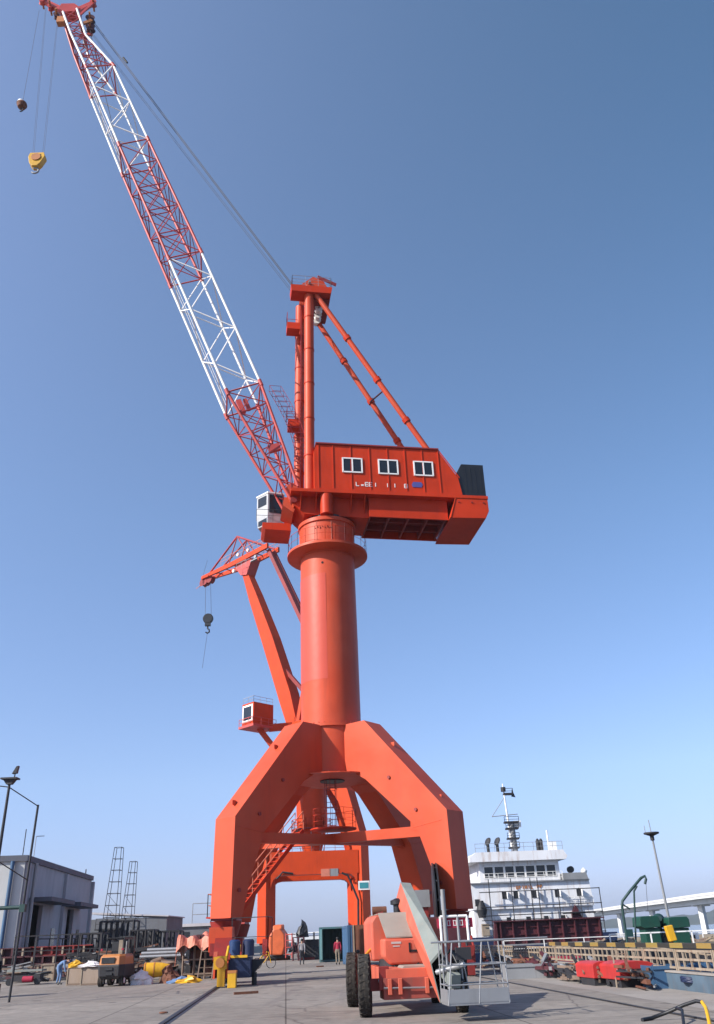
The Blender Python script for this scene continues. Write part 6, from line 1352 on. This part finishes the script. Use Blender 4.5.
# maroon ribbed bulwark of a second vessel
VH = V((0, 78, -2.6)); a_, b_ = at(498, 941, 78), at(607, 941, 78)
vs_ = thing('moored_hull', V((a_.x, 78, -2.6)), 'maroon hull section with exposed ribs moored in front of the white ship', 'hull', None, radians(3)); w_ = b_.x - a_.x
f = MB(); f.box((w_ / 2, 3.0, 1.5), (w_ + .6, 6, 3.0), 'dark'); f.build('hull', vs_)
f = MB(); f.box((w_ / 2, .4, 4.15), (w_, .08, 1.75), 'maroon'); f.box((w_ / 2, .25, 5.05), (w_ + .4, .6, .1), 'maroon'); f.box((w_ / 2, .1, 3.25), (w_ + .6, .8, .1), 'greysteel')
f.prism([V((-.3, .1, 3.2)), V((.05, .1, 3.2)), V((.05, .1, 5.1)), V((-.1, .1, 5.1))], V((0, .5, 0)), 'maroon'); f.build('bulwark', vs_)
for k in range(9):
    f = MB(); x = .35 + k * (w_ - .6) / 8; f.box((x, .2, 4.12), (.08, .34, 1.7), 'maroon'); f.build('rib', vs_)
for z in (4.0, 4.55): f = MB(); f.box((w_ / 2, .3, z), (w_, .12, .06), 'maroon'); f.build('stringer', vs_)
fence('ship_railing', 'white railing of the vessel right behind the cream quay railing', 'railing', V((a_.x - .5, 71, -.1)), V((b_.x + 9, 72, -.1)), 1.15, 'white', .04, 3.0, 1)
# barge with green machines, davit, lamp mast
BG = V((14.5, 50, -2.6)); bg_ = thing('barge', BG, 'tan-decked barge moored right of the ship, carrying green machines', 'barge')
f = MB(); f.box((6, 8, 1.6), (16, 17, 3.2), 'dark'); f.build('hull', bg_)
f = MB(); f.box((6, 8, 3.26), (15.8, 16.8, .12), 'bank'); rnd = random.Random(9)
f.build('deck', bg_)
f = MB()
for k in range(60):
    x, y = rnd.uniform(-1.5, 13), rnd.uniform(.5, 15); blob(f, (x, y, 3.3), rnd.uniform(.2, .6), rnd.uniform(.2, .5), rnd.uniform(.1, .35), rnd.choice(['bank', 'rackwood', 'cream', 'dark']), k, n=8, k=4, flat=1, crease=.2)
go = f.build('deck_debris', bg_); tag(go, kind='stuff')
fence('barge_rail', 'white low railing with dark gaps along the near side of the barge', 'railing', V((12.6, 49.8, .72)), V((28, 49.8, .72)), .62, 'white', .045, 2.3, 0)
def winch(px, Y, w_, H_, label):
    q = at(px, 938, Y); r = thing('covered_winch', V((q.x, Y, .70)), label, 'machine', 'green covered machines on the barge', radians(4))
    m = MB(); m.box((.1, 0, H_ * .3), (w_ * .72, .9, H_ * .6), 'green'); m.build('body', r, bevel=.02)
    m = MB(); m.prism([V((x, -.55, z)) for x, z in ((-w_ / 2, H_ * .66), (-w_ / 2 + .06, H_ * .97), (-w_ * .3, H_), (w_ * .42, H_), (w_ / 2, H_ * .9), (w_ / 2, H_ * .62), (-w_ * .28, H_ * .58))], V((0, 1.2, 0)), 'green'); m.build('hood', r, bevel=.03)
    return r
winch(649, 51, 1.15, 1.45, 'left green hooded machine on the barge deck')
winch(678, 51, 1.2, 1.35, 'right green hooded machine on the barge deck')
q = at(659, 938, 51.5); r = thing('deck_ventilator', V((q.x + .15, 51.5, .7)), 'dark green ventilator standing between the two green machines', 'ventilator'); m = MB(); m.lathe((0, 0, 0), [(.14, 0), (.12, 1.1)], 'dkgreen', n=12); m.build('shaft', r); m = MB(); m.lathe((0, -.1, 1.25), [(.3, -.2), (.32, .05), (.15, .3)], 'dkgreen', n=14, axis=V((-.2, -1, .2))); m.build('cowl', r)
q = at(664, 938, 52); r = thing('deck_crate', V((q.x, 52, .7)), 'tan crate stack between the green machines', 'crate'); m = MB(); m.box((0, 0, .4), (.55, .5, .8), 'cream'); m.box((0, -.26, .4), (.6, .04, .08), 'rackwood'); m.build('crate', r)
yd = 48.5
def dq(px, py): return at(px, py, yd)
q = dq(627, 940); r = thing('deck_davit', V((q.x, yd, -2.6)), 'dark green hooked davit crane rising from the barge', 'davit')
zz = lambda px, py: dq(px, py) - V((q.x, yd, -2.6))
m = MB(); m.tube(V((-.1, 0, 0)), zz(622, 906), .07, 'dkgreen', n=8); m.tube(V((.3, 0, 2.6)), zz(634, 891), .05, 'dkgreen', n=8); m.curve([zz(622, 906), zz(622.5, 901), zz(630, 891), zz(641, 878), zz(645, 876), zz(646, 879), zz(645, 884)], .07, 'dkgreen'); m.tube(zz(622, 904), zz(630, 909), .04, 'dkgreen'); m.tube(zz(634, 891), zz(637, 886), .05, 'dkgreen'); m.build('jib', r)
m = MB(); m.tube(zz(646, 884), zz(648, 912), .012, 'rope', n=4); m.build('rope', r); m = MB(); m.box(zz(629, 933), (.35, .3, .35), 'dkgreen'); m.build('winch', r)
q = at(668, 940, 53); ht = at(651, 836, 53).z; r = thing('lamp_mast', V((q.x + .35, 53, -2.6)), 'tall slender lamp mast with a small round head standing at the barge', 'lamp mast')
m = MB(); m.tube((0, 0, 0), (-.15, 0, ht + 2.6), .10, 'greysteel', r1=.055, n=10); m.build('pole', r)
m = MB(); m.lathe((-.15, 0, ht + 2.6), [(.12, -.25), (.12, 0), (.45, .12), (.45, .2)], 'dark', n=18); m.path([V((-.5, 0, ht + 2.8)), V((-.5, 0, ht + 3.2))], .02, 'steel'); m.path([V((-.15, 0, ht + 2.8)), V((-.18, 0, ht + 3.5))], .025, 'steel'); m.build('lamp_head', r)
q = at(694, 933, 60); r = thing('motor_boat', V((q.x, 62, -2.6)), 'small white motor boat on the water right of the green machines', 'boat')
m = MB(); hb_ = [[V((x, y * s_, z)) for x, y, z in ((-1.6, -.7, 3.6 - .5), (1.3, -.7, 3.6 - .5), (2.2, 0, 3.75 - .4), (1.3, .7, 3.1), (-1.6, .7, 3.1))] for s_ in (1,)]
low = [V((p_.x * .8, p_.y * .7, 1.2)) for p_ in hb_[0]]
m.loft([low, hb_[0]], 'white'); m.build('hull', r); m = MB(); m.box((-.1, 0, 3.45), (1.8, 1.0, .6), 'white'); m.build('cabin', r); m = MB(); m.box((-.1, -.52, 3.5), (1.3, .04, .25), 'glass'); m.build('window', r)
# rails and gear that crowd the decks
f = MB(); f.rail([sp(.6, .8, 9.75), sp(10.7, .8, 9.75)], .9, 'greysteel', r=.03, step=1.1, mid=1); f.build('roof_rail', ship)
f = MB(); f.rail([sp(-.2, 1.0, 6.62), sp(10.3, 1.0, 6.62)], .9, 'white', r=.03, step=1.0, mid=2); f.rail([sp(10.3, 1.0, 3.95), sp(13.4, 1.0, 3.95)], .9, 'white', r=.03, step=1.0, mid=2); f.build('deck_rail', ship)
rnd = random.Random(31)
CL = [(29.5, 1.2, 'rust', 'low rusty frame pile right of the red hooded boxes'), (33.5, 1.5, 'rackwood', 'brown frame pile just beyond the red hooded boxes'), (37.5, 1.4, 'maroon', 'maroon frame pile in the middle of the quay railing row'), (41.5, 1.5, 'rust', 'rusty frame pile left of the maroon one'), (46.0, 1.4, 'rackwood', 'brown frame pile beyond the rusty one'), (51.0, 1.6, 'maroon', 'farthest frame pile along the quay railing')]
for k, (Y, inw, mt, lab) in enumerate(CL):
    r = thing('frame_pile', E_(Y, inw), lab, 'frame pile', 'piles of frames along the quay railing', ang); m = MB()
    for i in range(34):
        y, z, L_ = rnd.uniform(-1.6, 1.6), rnd.uniform(.05, .6), rnd.uniform(.4, 1.5); x = rnd.uniform(-.4, .4); t = rnd.choice((.05, .08, .12)); a_ = rnd.uniform(-.5, .5); vz = rnd.choice((0, 0, 0, .5))
        m.beam((x - sin(a_) * L_ / 2, y - L_ / 2 * cos(a_), z), (x + sin(a_) * L_ / 2, y + L_ / 2 * cos(a_), min(.9, z + vz * .5)), t, t, rnd.choice([mt, mt, 'rust', 'dark', 'rackwood', 'greysteel']))
    m.build('frames', r)
# more yard steel on the left
for k, (px0, px1, Y, h, lab) in enumerate(((2, 34, 57.5, .8, 'rusty bundle of sections under the left girders'), (64, 98, 60, 1.5, 'tall rusty bundle of sections behind the tan cabinets'), (96, 128, 61, 1.7, 'tall dark bundle of sections behind the forklift mast'), (128, 160, 62, 1.5, 'dark bundle of sections left of the pipe ends'), (156, 184, 60, 1.2, 'rusty bundle of sections behind the open rack'), (128, 150, 53, .5, 'low dark bundle of sections just behind the white sack'), (164, 184, 53.5, .7, 'low rusty bundle of sections behind the rag heaps'))):
    a, b = at(px0, 965, Y), at(px1, 965, Y); r = thing('steel_bundle', V(((a.x + b.x) / 2, Y, 0)), lab, 'steel bundle', 'bundles of steel sections', radians(rnd.uniform(-6, 6))); w_ = b.x - a.x; m = MB()
    for i in range(36):
        z = .1 + rnd.random() * h; L_ = w_ * rnd.uniform(.3, 1); x = rnd.uniform(-.5, .5) * (w_ - L_); y = rnd.uniform(-.6, .6); t = rnd.choice((.06, .1, .15)); up_ = rnd.choice((0, 0, 0, .25))
        m.beam((x - L_ / 2, y, z), (x + L_ / 2, y + rnd.uniform(-.3, .3), z + rnd.uniform(-.06, .06) + up_), t, t, rnd.choice(['dark', 'rust', 'maroon', 'rackwood', 'greysteel', 'dark', 'dark']))
    m.build('sections', r)
# far bank of the basin
g = MB(); vs = []; n = 40
for i in range(n + 1):
    t = i / n; x = 26 + t * 110; vs += [V((x, 240, -2.8)), V((x, 243, -1.7 + .4 * sin(i * 1.7))), V((x, 300, -1.5))]
g.add(vs, [f for i in range(n) for f in ((3 * i, 3 * i + 3, 3 * i + 4, 3 * i + 1), (3 * i + 1, 3 * i + 4, 3 * i + 5, 3 * i + 2))], 'bank'); tag(g.build('far_bank'), kind='structure')
# distant city/shore blocks under bridge behind first crane
def tower_block(x, Y, w_, h, label):
    r = thing('far_building', V((x, Y, -2.6)), label, 'building', 'hazy buildings on the far shore'); m = MB(); m.box((0, 0, h / 2), (w_, 20, h), 'bridgew'); m.build('wall', r)
    m = MB(); m.box((0, 0, h + .6), (w_ * .7, 14, 1.2), 'trim'); m.build('roof', r)
for x, Y, w_, h, lab in ((-118, 1250, 26, 11, 'leftmost hazy far-shore building seen through the portal'), (-84, 1250, 34, 8, 'second hazy far-shore building from the left through the portal'), (-48, 1260, 22, 12, 'third hazy far-shore building, left of the teal container'), (-64, 1400, 40, 8, 'lowest hazy far-shore building through the portal')):
    tower_block(x, Y, w_, h, lab)

# ------------------------------------------------------------------ air
hz = MB(); hz.box((800, 2100, 58.4), (7600, 4700, 124), 'hill'); ho = hz.build('haze'); ho.data.materials.clear()
hm = bpy.data.materials.new('haze_air'); hm.use_nodes = True; hn = hm.node_tree; hn.nodes.remove(hn.nodes['Principled BSDF'])
pv = hn.nodes.new('ShaderNodeVolumePrincipled'); pv.inputs['Color'].default_value = (.80, .88, 1, 1); pv.inputs['Density'].default_value = .00014; pv.inputs['Anisotropy'].default_value = .2
hn.links.new(pv.outputs[0], hn.nodes['Material Output'].inputs['Volume']); ho.data.materials.append(hm); tag(ho, kind='stuff')
